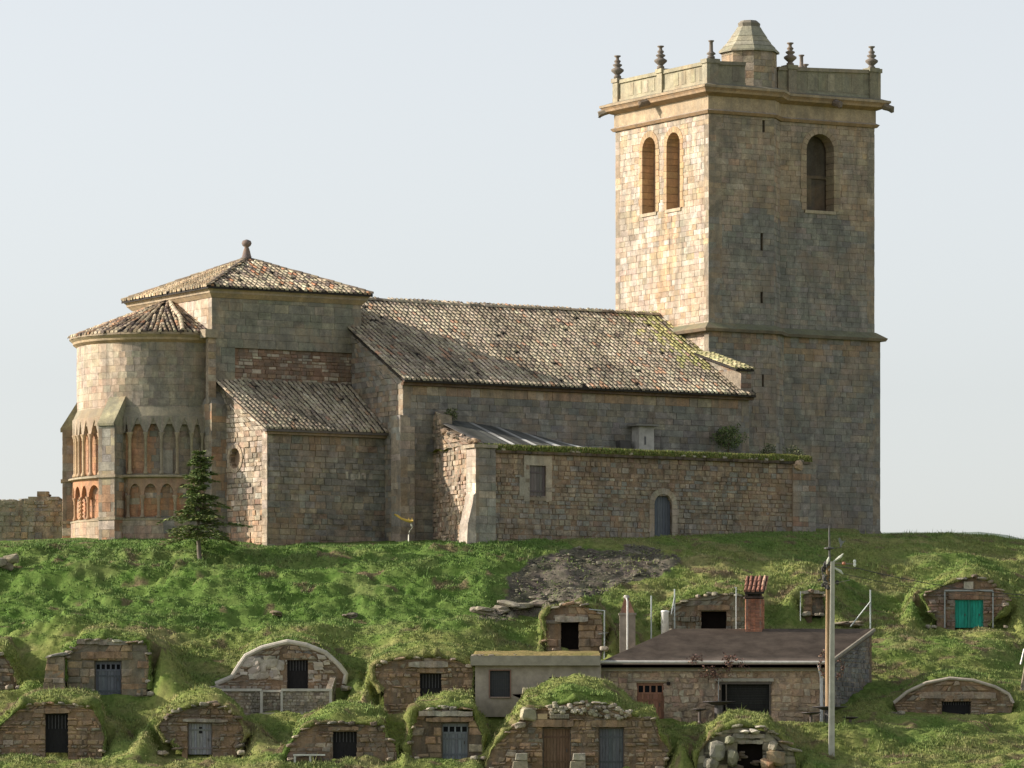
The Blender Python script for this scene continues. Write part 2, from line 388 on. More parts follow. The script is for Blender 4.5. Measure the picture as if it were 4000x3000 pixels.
cell(key='pier', out=[(3135, 2402), (3135, 2318), (3160, 2310), (3222, 2312), (3226, 2402)], base=2404, doors=[(3172, 3222, 2322, 2404, 'stonefill')], lint=[(3130, 3228, 2306, 2319, .12, 'p')], wl=1.6, wr=1.6,
     label='narrow cellar entrance with one pale jamb, behind the utility poles', pal='warm', st='big')
cell(key='green', out=[(3660, 2420), (3610, 2340), (3607, 2325), (3687, 2288), (3760, 2262), (3805, 2252), (3862, 2268), (3942, 2328), (3920, 2374), (3860, 2440)], base=2452,
     doors=[(3730, 3842, 2342, 2450, 'green')], lint=[(3705, 3870, 2312, 2341, .05, 'r')], wl=1.5, wr=1.6,
     label='gabled rubble cellar with a turquoise green double door', pal='red', st='rub')
cell(key='low arch', out=[(3510, 2786), (3491, 2748), (3544, 2705), (3619, 2670), (3710, 2652), (3802, 2660), (3888, 2686), (3940, 2714), (3958, 2749), (3950, 2786)], base=2790,
     doors=[(3679, 3793, 2731, 2790, 'gate')], lint=[(3590, 3890, 2702, 2729, .05, 'c')], wl=2.2, wr=1.6, rim=True,
     label='low wide arched cellar front with barred opening, lower right of the hill', pal='warm', st='rub')
cell(key='A1', out=[(-20, 2938), (-15, 2850), (45, 2794), (95, 2757), (190, 2746), (294, 2750), (362, 2762), (393, 2822), (410, 2880), (400, 2930)], base=2938,
     doors=[(176, 266, 2789, 2938, 'darkbars')], lint=[(132, 272, 2768, 2787, .1, 'w')], wl=1, wr=2.4,
     label='cellar with tall black opening and orange jamb, lowest row at the left edge', pal='warm', st='rub')
cell(key='A2', out=[(710, 2935), (650, 2890), (618, 2838), (640, 2806), (700, 2774), (770, 2756), (830, 2744), (890, 2770), (935, 2810), (956, 2870), (925, 2935)], base=2945,
     doors=[(732, 830, 2822, 2945, 'grey')], lint=[(715, 890, 2809, 2821, .12, 'g')], wl=1.8, wr=2.2,
     label='cellar with pale grey patched wooden door under a pointed turf mound', pal='dark', st='rub', top=.45)
cell(key='A3', out=[(1115, 2966), (1148, 2888), (1178, 2850), (1233, 2830), (1300, 2820), (1490, 2832), (1516, 2886), (1545, 2905), (1552, 2966)], base=2968,
     doors=[(1300, 1394, 2855, 2968, 'dark')], lint=[(1282, 1400, 2838, 2853, .08, 'w')], wl=.8, wr=1.5,
     label='low rubble cellar with near-black door beside a small white bench', pal='dark', st='rub', top=.45)
cell(key='A4', out=[(1612, 2965), (1602, 2910), (1612, 2850), (1622, 2800), (1637, 2778), (1734, 2764), (1843, 2770), (1856, 2815), (1885, 2870), (1885, 2960)], base=2966,
     doors=[(1724, 1831, 2822, 2966, 'fourwin')], lint=[(1636, 1846, 2778, 2798, .22, 'p'), (1664, 1848, 2802, 2820, .14, 'w')], wl=.4, wr=.8,
     label='cellar with grey door of four small windows under stacked slabs', pal='warm', st='big')
cell(key='A5', out=[(1890, 3010), (1920, 2930), (1985, 2858), (2020, 2828), (2050, 2780), (2110, 2766), (2244, 2742), (2381, 2752), (2461, 2795), (2560, 2810), (2575, 2867), (2612, 2925), (2590, 3010)], base=3006,
     doors=[(2119, 2231, 2842, 3006, 'brown'), (2338, 2439, 2842, 3006, 'streak')], lint=[(2080, 2240, 2812, 2840, .1, 'w'), (2310, 2450, 2812, 2840, .08, 'w')], wl=1.2, wr=3.4, top=.8,
     label='widest cellar front of the lowest row, with one brown and one grey door', pal='warm', st='rub')
cell(key='A6', out=[(2716, 3020), (2731, 2938), (2772, 2888), (2822, 2852), (2880, 2836), (2986, 2842), (3040, 2876), (3100, 2930), (3115, 3020)], base=3018,
     doors=[(2880, 2980, 2900, 3018, 'void')], lint=[(2876, 2986, 2866, 2884, .12, 'g'), (2882, 2980, 2892, 2906, .04, 'g')], wl=.9, wr=2.0,
     label='tumbledown cellar with black doorway and lichened boulders, left of the concrete pole', pal='grey', st='big')
for c in CELLS:
    xs = [p[0] for p in c['out']]; c['xc'] = (min(xs) + max(xs)) / 2
    c['Y'] = ground(c['xc'], c['base']); c['P'] = [(at(x, y, c['Y']).x, at(x, y, c['Y']).z) for x, y in c['out']]
    c['z0'] = at(0, c['base'], c['Y']).z; c['x0'] = min(p[0] for p in c['P']); c['x1'] = max(p[0] for p in c['P'])
# houses standing on the slope
HS_Y = ground(2800, 2815); HC_Y = ground(1880, 2782)
MOUNDS = []   # soft turf domes between the cellars
for (px, py, sx_, sy_, mh) in ((1700, 2500, 2.3, 2.2, .8), (480, 2480, 2.6, 1.8, .5), (1130, 2490, 2.0, 1.6, .45), (3700, 2600, 3.2, 1.8, .8), (3640, 2900, 4.2, 2.2, 1.0), (2900, 2290, 2.4, 2.0, .35), (3190, 2290, 1.5, 1.8, .7), (2420, 2440, .9, 1.6, .5), (900, 2800, .8, 1.2, .5), (3800, 2240, 3.0, 2.0, .6), (230, 2480, 1.2, 1.5, .5), (3920, 2560, 1.6, 2.0, .5), (20, 2700, 1.6, 1.2, .5)):
    y_ = ground(px, py); MOUNDS.append(((px - CXP) / FPX * y_, y_, sx_, sy_, mh))
def hterr(X, Y, fine=True):
    X = np.asarray(X, dtype=float); Y = np.asarray(Y, dtype=float)
    b0 = hbase(X, Y)
    inner = (np.abs(X) < 40) & (Y > 244) & (Y < 296)
    sl = (Y < crest(X)).astype(float)
    lum = fbm(X * .16, Y * .25, 3, 11) * .6 * np.clip((crest(X) - Y) / 4, 0, 1) * np.clip((Y - 246) / 8, 0, 1)
    z = b0 + lum
    for (mx, my, sx_, sy_, mh) in MOUNDS: z = z + mh * np.exp(-(((X - mx) / sx_) ** 2) ** 1.3 - (((Y - my) / sy_) ** 2))
    s_ = Y - crest(X); left = np.clip((-7 - X) / 4, 0, 1); z = z - left * .34 * np.exp(-((s_ + 2.0) / .55) ** 2) + left * .16 * np.exp(-((s_ + 3.4) / .6) ** 2)
    for c in CELLS:
        xs = [p[0] for p in c['P']]; zmin = c['z0']
        # top outline height at X
        ax = np.linspace(c['x0'], c['x1'], 40); tops = []
        for a in ax:
            tv = []
            n = len(c['P'])
            for i in range(n - 1):
                (a0, z0), (a1, z1) = c['P'][i], c['P'][i + 1]
                if min(a0, a1) - 1e-6 <= a <= max(a0, a1) + 1e-6 and abs(a1 - a0) > 1e-6: tv.append(z0 + (z1 - z0) * (a - a0) / (a1 - a0))
            tops.append(max(tv) if tv else zmin)
        tops = np.array(tops); tops[0] = max(tops[0], tops[1]); tops[-1] = max(tops[-1], tops[-2])
        top = np.interp(X, ax, tops) + (.12 if c.get('plaster') or c.get('rim') else .24) + c.get('top', .22) * np.exp(-((X - (c['x0'] + c['x1']) / 2) / 2.6) ** 2) * np.clip((Y - c['Y']) / 2.5, 0, 1)
        fl = np.clip((c['x0'] - X) / c['wl'], 0, 1); frr = np.clip((X - c['x1']) / c['wr'], 0, 1); f = np.maximum(fl, frr)
        edge = .5 + .5 * np.cos(math.pi * f)
        H = (top - zmin) * edge
        side = (X < c['x0'] + .12) | (X > c['x1'] - .12)
        yf = c['Y'] + .66
        fwd = np.where(side, np.clip(1 - (yf - Y) / (1.1 + 2.6 * np.clip(f * 1.3, 0, 1)), 0, 1), (Y >= yf).astype(float))
        fwd = np.where(side, fwd * fwd * (3 - 2 * fwd), fwd)
        m = np.where(side, np.minimum(zmin, z), zmin) + H * fwd + np.clip(Y - yf, 0, 6) * .09 - np.clip(Y - yf - 3, 0, 9) * .3
        m = np.where((f >= 1) | (Y > c['Y'] + 9) | (fwd <= 0), -99, m)
        k = .25; h = np.clip(.5 + .5 * (m - z) / k, 0, 1); sm = z * (1 - h) + m * h + k * h * (1 - h)
        z = np.where(m > -50, np.where(~side & (Y < yf + .6), np.maximum(z, m), sm), z)
        # keep the ground in front of the wall at door-sill height
        lat = np.clip(np.minimum(X - c['x0'] + .5, c['x1'] + .5 - X) / .6, 0, 1) * np.clip((Y - c['Y'] + 1.9) / 1.0, 0, 1) * (Y < yf)
        cut = zmin - .02 - (c['Y'] - Y) * .16
        z = z - lat * np.maximum(z - cut, 0)
    tc_ = [c for c in CELLS if c['key'] == 'terrace'][0]; fy0 = tc_['Y'] - 1.6
    lat = np.clip(np.minimum(X - tc_['x0'] + .35, tc_['x1'] + .2 - X) / .4, 0, 1) * np.clip((Y - fy0 + 2.4) / 1.2, 0, 1) * (Y < fy0 + 1.5)
    z = z - lat * np.maximum(z - ((HYP - 2788) / FPX * fy0 - np.clip(fy0 - Y, 0, 3) * .12), 0)
    # yards in front of the two houses
    yw = np.clip((X - at(2640, 0, HS_Y).x + .8) / .8, 0, 1) * np.clip((at(3400, 0, HS_Y).x + 1.2 - X) / 1.2, 0, 1) * np.clip((Y - HS_Y + 3.2) / 1.2, 0, 1) * (Y < HS_Y + .2); z = z + yw * np.maximum(at(0, 2822, HS_Y).z - .08 - z, 0)
    def flat(x0, x1, y0, y1, zz, z): 
        return np.where((X > x0) & (X < x1) & (Y > y0) & (Y < y1), np.minimum(z, zz), z)
    hz = at(0, 2815, HS_Y).z; z = flat(at(2350, 0, HS_Y).x, at(3230, 0, HS_Y).x + .2, HS_Y - 1.6, HS_Y + .5, hz - .0, z)
    z = flat(at(2360, 0, HS_Y).x, at(3250, 0, HS_Y).x + 1.8, HS_Y, HS_Y + 5, at(0, 2560, HS_Y).z, z)
    cz = at(0, 2782, HC_Y).z; z = flat(at(1848, 0, HC_Y).x, at(2350, 0, HC_Y).x, HC_Y - 1.0, HC_Y + .6, cz, z)
    z = flat(at(1850, 0, HC_Y).x, at(2345, 0, HC_Y).x, HC_Y, HC_Y + 3.4, at(0, 2600, HC_Y).z, z)
    if fine:
        amp = np.where(inner, 1.0, .0) * np.clip((crest(X) + 2.5 - Y) / 3, .12, 1)
        vivid = np.clip((4 - X) / 4, 0, 1) * np.clip((Y - 261) / 4, 0, 1)
        z = z + amp * ((.20 + .20 * vivid) * fbm(X * .8, Y * 1.3, 3, 5, .55) + (.11 + .07 * vivid) * fbm(X * 2.2, Y * 3.2, 2, 9))
        # little soil terraces that creep along the slope
        tr = np.abs(((z * 1.9 + fbm(X * .22, Y * .3, 3, 21) * 1.6) % 1.0) - .5) * 2
        z = z + amp * .15 * (tr - .5) * (vnoise(X * .35, Y * .5, 33) > .38)
    return z
def grid(a0, a1, st, lo, hi):
    mid = list(np.arange(a0, a1 + 1e-6, st)); o = []; d = st; x = a1
    while x < hi: d *= 1.25; x += d; o.append(x)
    p = []; d = st; x = a0
    while x > lo: d *= 1.25; x -= d; p.append(x)
    return np.array(p[::-1] + mid + o)
gx = grid(-31, 31, .125, -2500, 2500); gy = grid(248, 290, .11, -200, 6000)
GX, GY = np.meshgrid(gx, gy); GZ = hterr(GX, GY)
def scree_mask(X, Y, Z):
    px = CXP + X / Y * FPX; py = HYP - Z / Y * FPX
    poly = [(2060, 2175), (2250, 2140), (2480, 2135), (2640, 2160), (2650, 2190), (2560, 2250), (2420, 2300), (2280, 2345), (2230, 2395), (1860, 2425), (1890, 2385), (1985, 2350), (1980, 2260)]
    w = fbm(X * .8, Y * .8, 3, 77) * 30; px = px + w; py = py + w * .6
    ins = np.zeros(X.shape, bool); n = len(poly)
    for i in range(n):
        (x0, y0), (x1, y1) = poly[i], poly[(i + 1) % n]
        if y0 == y1: continue
        cnd = ((y0 <= py) & (py < y1)) | ((y1 <= py) & (py < y0)); ins ^= cnd & (px < x0 + (x1 - x0) * (py - y0) / (y1 - y0))
    return ins & (Y > 262) & (Y < 280)
def grass_colour(X, Y, Z):
    viv = np.clip((5 - X) / 5, 0, 1) * np.clip((Y - 262.5) / 2.5, 0, 1) * np.clip(1.3 + .9 * fbm(X * .25, Y * .5, 3, 40), 0, 1)
    n = fbm(X * .35, Y * .6, 4, 50); viv = np.clip(viv + np.clip(n * 1.8 + .12, 0, .8), 0, 1)
    dry = np.clip(fbm(X * .5, Y * 1.0, 4, 60) * 2.4 - .15, 0, 1)
    terr = (np.abs(Y - (crest(X) - 1.5)) < .75) & (X < -8)
    dry = np.where(terr, np.clip(dry + .6, 0, 1), dry)
    ol = np.array([.215, .250, .082]); gr = np.array([.125, .205, .052]); br = np.array([.30, .26, .14])
    c = ol[None, :] * (1 - viv[:, None]) + gr[None, :] * viv[:, None]
    soil = np.clip((fbm(X * .9 + 7, Y * 2.2, 4, 120) - .34) * 9, 0, 1)[:, None] * .8
    dd = (dry * (1 - viv * .65) * .55)[:, None]
    c = c * (1 - dd) + br[None, :] * dd
    return c * (1 - soil) + np.array([.19, .145, .095])[None, :] * soil
fx, fy, fz = GX.ravel(), GY.ravel(), GZ.ravel()
gcol = grass_colour(fx, fy, fz)
SM = scree_mask(GX, GY, GZ).ravel()
sc_n = np.clip(.5 + fbm(fx * 1.2, fy * 1.2, 4, 90), 0, 1)[:, None]
gcol = np.where(SM[:, None], np.array([.075, .068, .056]) * (1 - sc_n) + np.array([.15, .138, .115]) * sc_n, gcol * .85)
me = bpy.data.meshes.new('ground'); nx, ny = len(gx), len(gy)
me.vertices.add(nx * ny); me.vertices.foreach_set('co', np.stack([fx, fy, fz], 1).astype(np.float32).ravel())
ii, jj = np.meshgrid(np.arange(nx - 1), np.arange(ny - 1)); b = (jj * nx + ii).ravel()
quads = np.stack([b, b + 1, b + nx + 1, b + nx], 1).astype(np.int32)
me.loops.add(quads.size); me.loops.foreach_set('vertex_index', quads.ravel()); me.polygons.add(len(quads))
me.polygons.foreach_set('loop_start', np.arange(0, quads.size, 4, dtype=np.int32)); me.polygons.foreach_set('use_smooth', np.ones(len(quads), bool))
me.update(calc_edges=True); me.validate()
ca = me.color_attributes.new('Col', 'FLOAT_COLOR', 'POINT'); cc = np.ones((nx * ny, 4), np.float32); cc[:, :3] = gcol; ca.data.foreach_set('color', cc.ravel())
me.materials.append(M['ground']); go = bpy.data.objects.new('ground', me); C.objects.link(go); tag(go, kind='structure')
def hz(x, y): return float(hterr(np.array([x]), np.array([y]))[0])
def gpt(px, py):     # first point of the finished ground under a pixel
    Y = np.arange(247, 295, .04); X = (px - CXP) / FPX * Y; z = (HYP - py) / FPX * Y
    i = int(np.argmax(hterr(X, Y) >= z)); return Vector((X[i], Y[i], z[i]))

# far hills behind the crest, distance haze put into their grey-green
mb = MB(); hx = np.linspace(-300, 1100, 90); vs = []
for y, k in ((2400, 0), (2800, .7), (3300, 1), (4200, 0)):
    for x in hx:
        e = .0515 + .0016 * float(fbm(x * .006, 1.0, 4, 3)) - max(0, (x / 3300 - .083)) * .25
        vs.append((x, y, -20 + k * (y * e + 20)))
n = len(hx); mb.add(vs, [(j * n + i, j * n + i + 1, (j + 1) * n + i + 1, (j + 1) * n + i) for j in range(3) for i in range(n - 1)], (.16, .2, .17))
mb.build('hills', 'leaf', kind='structure')

# ---------------------------------------------------------------- church
Z0 = 12.5
church = empty('church', W(-10, 2, 14), 'big honey-grey stone church with round apse, long tiled nave and square tower on the hilltop', 'church')
def patchy(lo, hi, zb, amp=1.0, sc=.5):   # palette that changes from lo to hi above an uneven line
    def f(a, z):
        return (hi if z + amp * mnoise.noise(Vector((a * sc, z * sc * .6, 3.1))) * 2 > zb else lo)(a, z)
    return f
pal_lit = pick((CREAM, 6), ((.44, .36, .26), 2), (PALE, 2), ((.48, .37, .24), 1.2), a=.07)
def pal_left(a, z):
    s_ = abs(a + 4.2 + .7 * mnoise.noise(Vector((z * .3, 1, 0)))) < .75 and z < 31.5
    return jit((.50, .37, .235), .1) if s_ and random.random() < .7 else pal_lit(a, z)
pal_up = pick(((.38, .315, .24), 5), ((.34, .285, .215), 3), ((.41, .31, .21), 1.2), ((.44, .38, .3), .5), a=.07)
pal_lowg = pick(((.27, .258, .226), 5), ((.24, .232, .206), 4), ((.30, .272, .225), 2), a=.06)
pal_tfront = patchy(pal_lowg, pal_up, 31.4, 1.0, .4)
pal_tlow = pick(((.265, .25, .215), 5), (GREY, 3), ((.30, .26, .2), 1.6), (DGREY, 1.2), a=.08)
def pal_tl(a, z): return jit((.31, .23, .155), .1) if z > 24.3 + .6 * mnoise.noise(Vector((a * .7, 0, 0))) and random.random() < .5 else pal_tlow(a, z)
VT = -9.06; UR = 10.63
body = MB()
ACH = dict(ch=(.25, .34), bl=(.32, .72))
# upper shaft
winL = [archp(-6.37, -5.07, 31.62, 35.49), archp(-4.0, -2.71, 31.62, 35.49)]
frL, LL = wall((0, VT), (0, 0)); off = -VT
fL = lambda a, z, d: frL(a + off, z, d)
slits = [rect(3.08, 3.24, 29.5, 30.15), rect(3.08, 3.24, 26.6, 27.25), rect(3.2, 3.35, 35.3, 35.9)]
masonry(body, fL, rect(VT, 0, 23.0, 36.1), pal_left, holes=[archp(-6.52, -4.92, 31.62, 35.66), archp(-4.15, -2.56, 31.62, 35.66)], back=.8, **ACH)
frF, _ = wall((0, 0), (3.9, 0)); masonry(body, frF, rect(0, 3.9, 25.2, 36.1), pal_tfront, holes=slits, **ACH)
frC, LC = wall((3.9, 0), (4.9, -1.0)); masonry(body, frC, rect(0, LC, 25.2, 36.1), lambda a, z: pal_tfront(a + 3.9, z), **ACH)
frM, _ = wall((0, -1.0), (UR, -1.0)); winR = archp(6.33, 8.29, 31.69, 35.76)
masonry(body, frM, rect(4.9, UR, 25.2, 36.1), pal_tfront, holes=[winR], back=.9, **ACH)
frR, LR = wall((UR, -1.0), (UR, VT)); masonry(body, frR, rect(0, LR, 25.2, 36.1), pal_up, ch=(.5, .7), bl=(.8, 1.4))
frB, LB = wall((UR, VT), (0, VT)); masonry(body, frB, rect(0, LB, 23, 36.1), pal_up, ch=(.5, .7), bl=(.8, 1.4))
# lower shaft
fl, _ = wall((-.12, .22), (4.0, .22)); masonry(body, fl, rect(-.0, 4.0, Z0, 25.2), pal_tl, holes=[rect(3.14, 3.27, 22.5, 23.1)], ch=(.26, .36), bl=(.35, .75), d0=0)
fc, lc = wall((3.88, .22), (5.0, -.8)); masonry(body, fc, rect(0, lc, Z0, 25.2), pal_tl, ch=(.26, .36), bl=(.35, .75))
fm, _ = wall((0, -.8), (10.85, -.8)); masonry(body, fm, rect(5.0, 10.85, Z0, 25.2), pal_tl, ch=(.26, .36), bl=(.35, .75))
fr2, l2 = wall((10.85, -.8), (10.85, VT)); masonry(body, fr2, rect(0, l2, Z0, 25.2), pal_tlow, ch=(.5, .7), bl=(.8, 1.4))
# rough spur at the tower's far foot
fq = lambda a, z, d: W(10.85 + a, -1.6 - d, z)
body.prism(fq, [(0, Z0), (.9, Z0), (.55, 15.1), (0, 15.9)], -.4, .4, jit(GREY))
tower = body.build('bell_tower', 'stone', church, label='square bell tower, sunlit cream on its left face and grey on its front')
def closing(z, inset):   # inner core, hidden behind the belfry infill panels
    c_ = MB(); q = [(inset, VT + inset), (UR - inset, VT + inset), (UR - inset, -1 - inset), (inset, -1 - inset)]
    return c_
core = MB()
def ring(mb, poly, z0, z1, col, th=None):
    n = len(poly); mb.add([W(u, v, z0) for u, v in poly] + [W(u, v, z1) for u, v in poly], [tuple(range(n))[::-1], tuple(range(n, 2 * n))] + [(i, (i + 1) % n, n + (i + 1) % n, n + i) for i in range(n)], col)
ring(core, [(1.0, VT + .9), (UR - .9, VT + .9), (UR - .9, -2.0), (4.6, -2.0), (3.6, -1.0), (1.0, -1.0)], 13, 37.2, (.20, .13, .085))
core.build('tower_core', 'rubble', tower)
# outline of the shaft seen from above, grown outwards by e
def prof(e, v0=0.0): return [(-e, VT - e), (UR + e, VT - e), (UR + e, -1 + e), (4.9 + e * .41, -1 + e), (3.9 + e * .41, e), (-e, e)]
def band(mb, e0, e1, z0, z1, col):
    a, b_ = prof(e0), prof(e1); n = len(a)
    mb.add([W(u, v, z0) for u, v in a] + [W(u, v, z1) for u, v in b_], [tuple(range(n)), tuple(range(n, 2 * n))] + [(i, (i + 1) % n, n + (i + 1) % n, n + i) for i in range(n)], col)
s_ = MB(); band(s_, .42, .5, 25.16, 25.3, (.2, .17, .13)); band(s_, .5, .05, 25.3, 25.62, (.17, .175, .11)); s_.build('string_course', 'smooth', tower)
# the string course must not cross the nave side: it sits on the front only, the nave roof hides the rest
cn = MB(); BRN = (.36, .24, .14)
band(cn, .10, .20, 36.1, 36.24, BRN); band(cn, .20, .06, 36.24, 36.32, TAN); band(cn, .05, .05, 36.32, 36.98, (.42, .33, .22))
band(cn, .10, .45, 36.98, 37.12, BRN); band(cn, .45, .5, 37.12, 37.22, (.42, .3, .19)); band(cn, .5, .58, 37.22, 37.34, BRN); band(cn, .61, .61, 37.34, 37.46, (.38, .3, .2)); band(cn, .55, .12, 37.46, 37.62, (.2, .19, .14))
cn.build('cornice', 'smooth', tower)
gg = []
for (u, v, du, dv) in ((-.3, VT - .3, -.25, -.3), (UR + .3, -.6, .3, .25), (-.4, -5.1, -.5, 0), (7.9, -.6, 0, .5), (UR + .4, -5.0, .5, 0)):
    g = MB(); p0 = Vector(W(u, v, 37.2)); p1 = Vector(W(u + du, v + dv, 37.05)); p2 = Vector(W(u + du * 1.15, v + dv * 1.15, 36.86))
    g.tube([p0, p0.lerp(p1, .6), p1, p2], [.2, .17, .19, .08], jit((.2, .16, .12)), 7); g.build('gargoyle', 'smooth', tower)
# parapet of panels between piers
pp = MB(); PZ = 37.55
def para(mb, p0, p1, zt0, zt1, piers, pal):
    fr, L = wall(p0, p1)
    zt = lambda a: zt0 + (zt1 - zt0) * a / L
    mb.add([fr(0, PZ, -.35), fr(L, PZ, -.35), fr(L, zt(L) - .1, -.35), fr(0, zt(0) - .1, -.35), fr(0, PZ, 0), fr(L, PZ, 0), fr(L, zt(L) - .1, 0), fr(0, zt(0) - .1, 0)], [(0, 1, 2, 3), (7, 6, 5, 4), (0, 4, 5, 1), (1, 5, 6, 2), (2, 6, 7, 3), (3, 7, 4, 0)], pal)
    for z0, z1, e in ((PZ, PZ + .16, .06), (None, None, .09)):
        if z0 is None: q = [(0, zt(0) - .2), (L, zt(L) - .2), (L, zt(L) - .02), (0, zt(0) - .02)]
        else: q = [(0, z0), (L, z0), (L, z1), (0, z1)]
        mb.hexa([fr(a, z, -.4) for a, z in q] + [fr(a, z, e) for a, z in q], jit(pal))
    for a in piers:
        mb.box(fr, a - .24, a + .24, PZ, zt(a) + .04, -.42, .14, jit(pal, .08)); mb.box(fr, a - .3, a + .3, zt(a) - .13, zt(a) + .08, -.48, .2, jit(pal, .08))
    k = .6
    while k < L - .5:      # slab joints of the panels
        if all(abs(k - a) > .4 for a in piers): mb.box(fr, k, k + .42, PZ + .24, zt(k) - .3, 0, .02, jit(pal, .2))
        k += random.uniform(.5, .9)
PG = (.36, .33, .23)
para(pp, (-.1, VT + .1), (-.1, .1), 38.72, 38.72, [.25, 4.6, 8.95], PG)
para(pp, (-.1, .1), (2.1, .1), 38.72, 38.8, [.3], (.25, .23, .17))
para(pp, (4.7, -.9), (UR + .15, -.9), 38.86, 39.08, [.8, 5.75], (.27, .25, .18))
para(pp, (UR + .15, -.9), (UR + .15, VT), 39.05, 38.9, [.2, 4, 7.8], PG)
para(pp, (UR + .1, VT + .1), (-.1, VT + .1), 38.9, 38.72, [.2, 5.2], PG)
pp.build('parapet', 'smooth', tower)
def finial(full=True):
    m = MB(); col = (.19, .165, .14)
    pr = [(.19, 0), (.19, .12), (.12, .17), (.14, .2), (.32, .36), (.33, .45), (.2, .53), (.13, .56), (.24, .66), (.24, .71), (.11, .77), (.17, .86), (.17, .9), (.09, .96), (.08, 1.06), (.17, 1.12), (.17, 1.17)]
    if not full: pr = [(.19, 0), (.19, .1), (.12, .14), (.24, .22), (.2, .28), (.1, .36), (.09, .8), (.15, .86), (.15, .9)]
    m.lathe(0, 0, pr, col, 12); return m
f0 = None; base = wloc(tower)
for (u, v, z, kk) in ((-.15, VT + .45, 38.8, 1), (-.15, VT + 4.7, 38.8, 1), (5.5, -1.0, 38.95, 1), (10.45, -1.0, 39.1, 1), (UR, -7.5, 38.95, 1)):
    if f0 is None:
        m = finial(); o = m.build('finial', 'smooth', None, smooth=True, origin=(0, 0, 0)); f0 = o
    else: o = f0.copy(); C.objects.link(o)
    o.parent = tower; o.location = Vector(W(u, v, z)) - base
for (u, v, z, s) in ((.15, 0, 38.85, .9), (7.6, -3.2, 39.0, .6)):
    o = finial(False).build('broken_finial', 'smooth', None, smooth=True, origin=(0, 0, 0)); o.parent = tower; o.location = Vector(W(u, v, z)) - base
# stair turret: octagonal drum with stepped pyramid cap
tu = MB(); tc = (3.3, -1.42)
def octo(r, z): return [W(tc[0] + r * math.cos(math.pi / 8 + k * math.pi / 4), tc[1] + r * math.sin(math.pi / 8 + k * math.pi / 4), z) for k in range(8)]
oc = [(tc[0] + 1.42 * math.cos(math.pi / 8 + k * math.pi / 4), tc[1] + 1.42 * math.sin(math.pi / 8 + k * math.pi / 4)) for k in range(8)]
for k in range(8):     # faces in clockwise order of (u, v) so that they face outwards
    p, q = oc[(k + 1) % 8], oc[k]; fr, L = wall(p, q); masonry(tu, fr, rect(0, L, 37.3, 39.5), pick((TAN, 3), ((.40, .31, .2), 2), ((.3, .27, .19), 2)), ch=(.32, .42), bl=(.4, .8))
turret = tu.build('stair_turret', 'stone', tower)
tp = MB(); steps = [(1.56, 39.46), (1.56, 39.55), (1.34, 39.76), (1.36, 39.77), (1.12, 40.0), (1.14, 40.01), (.92, 40.28), (.94, 40.29), (.72, 40.6), (.60, 40.8)]
for (r0, z0), (r1, z1) in zip(steps[:-1], steps[1:]):
    tp.add(octo(r0, z0) + octo(r1, z1), [(k, (k + 1) % 8, 8 + (k + 1) % 8, 8 + k) for k in range(8)], jit((.33, .31, .235), .1))
tp.add(octo(.55, 40.8) + octo(.58, 40.98) + octo(.42, 41.12), [(k, (k + 1) % 8, 8 + (k + 1) % 8, 8 + k) for k in range(8)] + [(8 + k, 8 + (k + 1) % 8, 16 + (k + 1) % 8, 16 + k) for k in range(8)] + [tuple(range(16, 24))], (.22, .2, .16))
tp.add(octo(1.5, 39.46), [tuple(range(8))], (.2, .2, .15)); tp.build('turret_cap', 'smooth', turret)
for fr, a0, a1, z0, zt, name in ((fL, -6.37, -5.07, 31.62, 35.49, 'belfry_window'), (fL, -4.0, -2.71, 31.62, 35.49, 'belfry_window'), (frM, 6.48, 8.14, 31.69, 35.6, 'belfry_window')):
    m = MB(); arch_ring(m, fr, a0, a1, z0, zt, .3, -.75, .025, (.47, .33, .19) if fr is fL else (.36, .29, .2))
    m.box(fr, a0 - .1, a1 + .1, z0 - .16, z0, -.8, .06, (.45, .38, .27))
    if fr is fL: m.prism(fr, archp(a0, a1, z0, zt), -.85, -.66, (.36, .24, .16))  # brown infill panel, its colour standing in for the shaded belfry inside
    else:
        m.prism(fr, archp(a0, a1, z0, zt), -1.05, -.85, (.1, .08, .06)); m.box(fr, a0, a0 + .75, z0, z0 + 1.7, -.84, -.7, (.13, .11, .08)); m.box(fr, a0, a1, 33.4, 33.55, -.84, -.75, (.16, .12, .08))  # dark arch panel paints in the unlit belfry behind
    m.build(name, 'smooth', tower)
for fr, a, z0, z1 in ((frF, 3.08, 29.5, 30.15), (frF, 3.08, 26.6, 27.25), (frF, 3.2, 35.3, 35.9), (fl, 3.14, 22.5, 23.1)):
    m = MB(); m.box(fr, a - .02, a + .2, z0 - .05, z1 + .05, -.4, -.2, (.02, .018, .015)); m.build('slit_window', 'dark', tower)

# ---- nave
pal_rub = pick(((.31, .265, .2), 3), (GREY, 3), ((.31, .24, .17), 2), ((.28, .2, .145), .5), ((.2, .185, .155), 2), a=.14)
nm = MB(); UN = -19.6
def pal_nave(a, z):
    if z > 20.95 + .15 * mnoise.noise(Vector((a * .6, 0, 0))): return pick((TAN, 2), ((.38, .27, .18), 3), ((.44, .36, .27), .5), a=.1)()
    return pick((GREY, 2.5), (DGREY, 4), ((.25, .225, .18), 2), ((.29, .26, .21), .8), a=.12)()
fN, LN = wall((UN, 3.8), (0, 3.8)); masonry(nm, fN, rect(0, LN, Z0, 21.45), pal_nave, ch=(.26, .36), bl=(.35, .8), jd=.02)
SL = (26.3 - 21.75) / 8.9
fE, LE = wall((UN, -4.7), (UN, 3.8)); masonry(nm, fE, [(3.3, Z0), (LE, Z0), (LE, 21.6), (3.3, 21.6 + (LE - 3.3) * SL)], pal_rub, ch=(.2, .3), bl=(.25, .6), jd=.03)
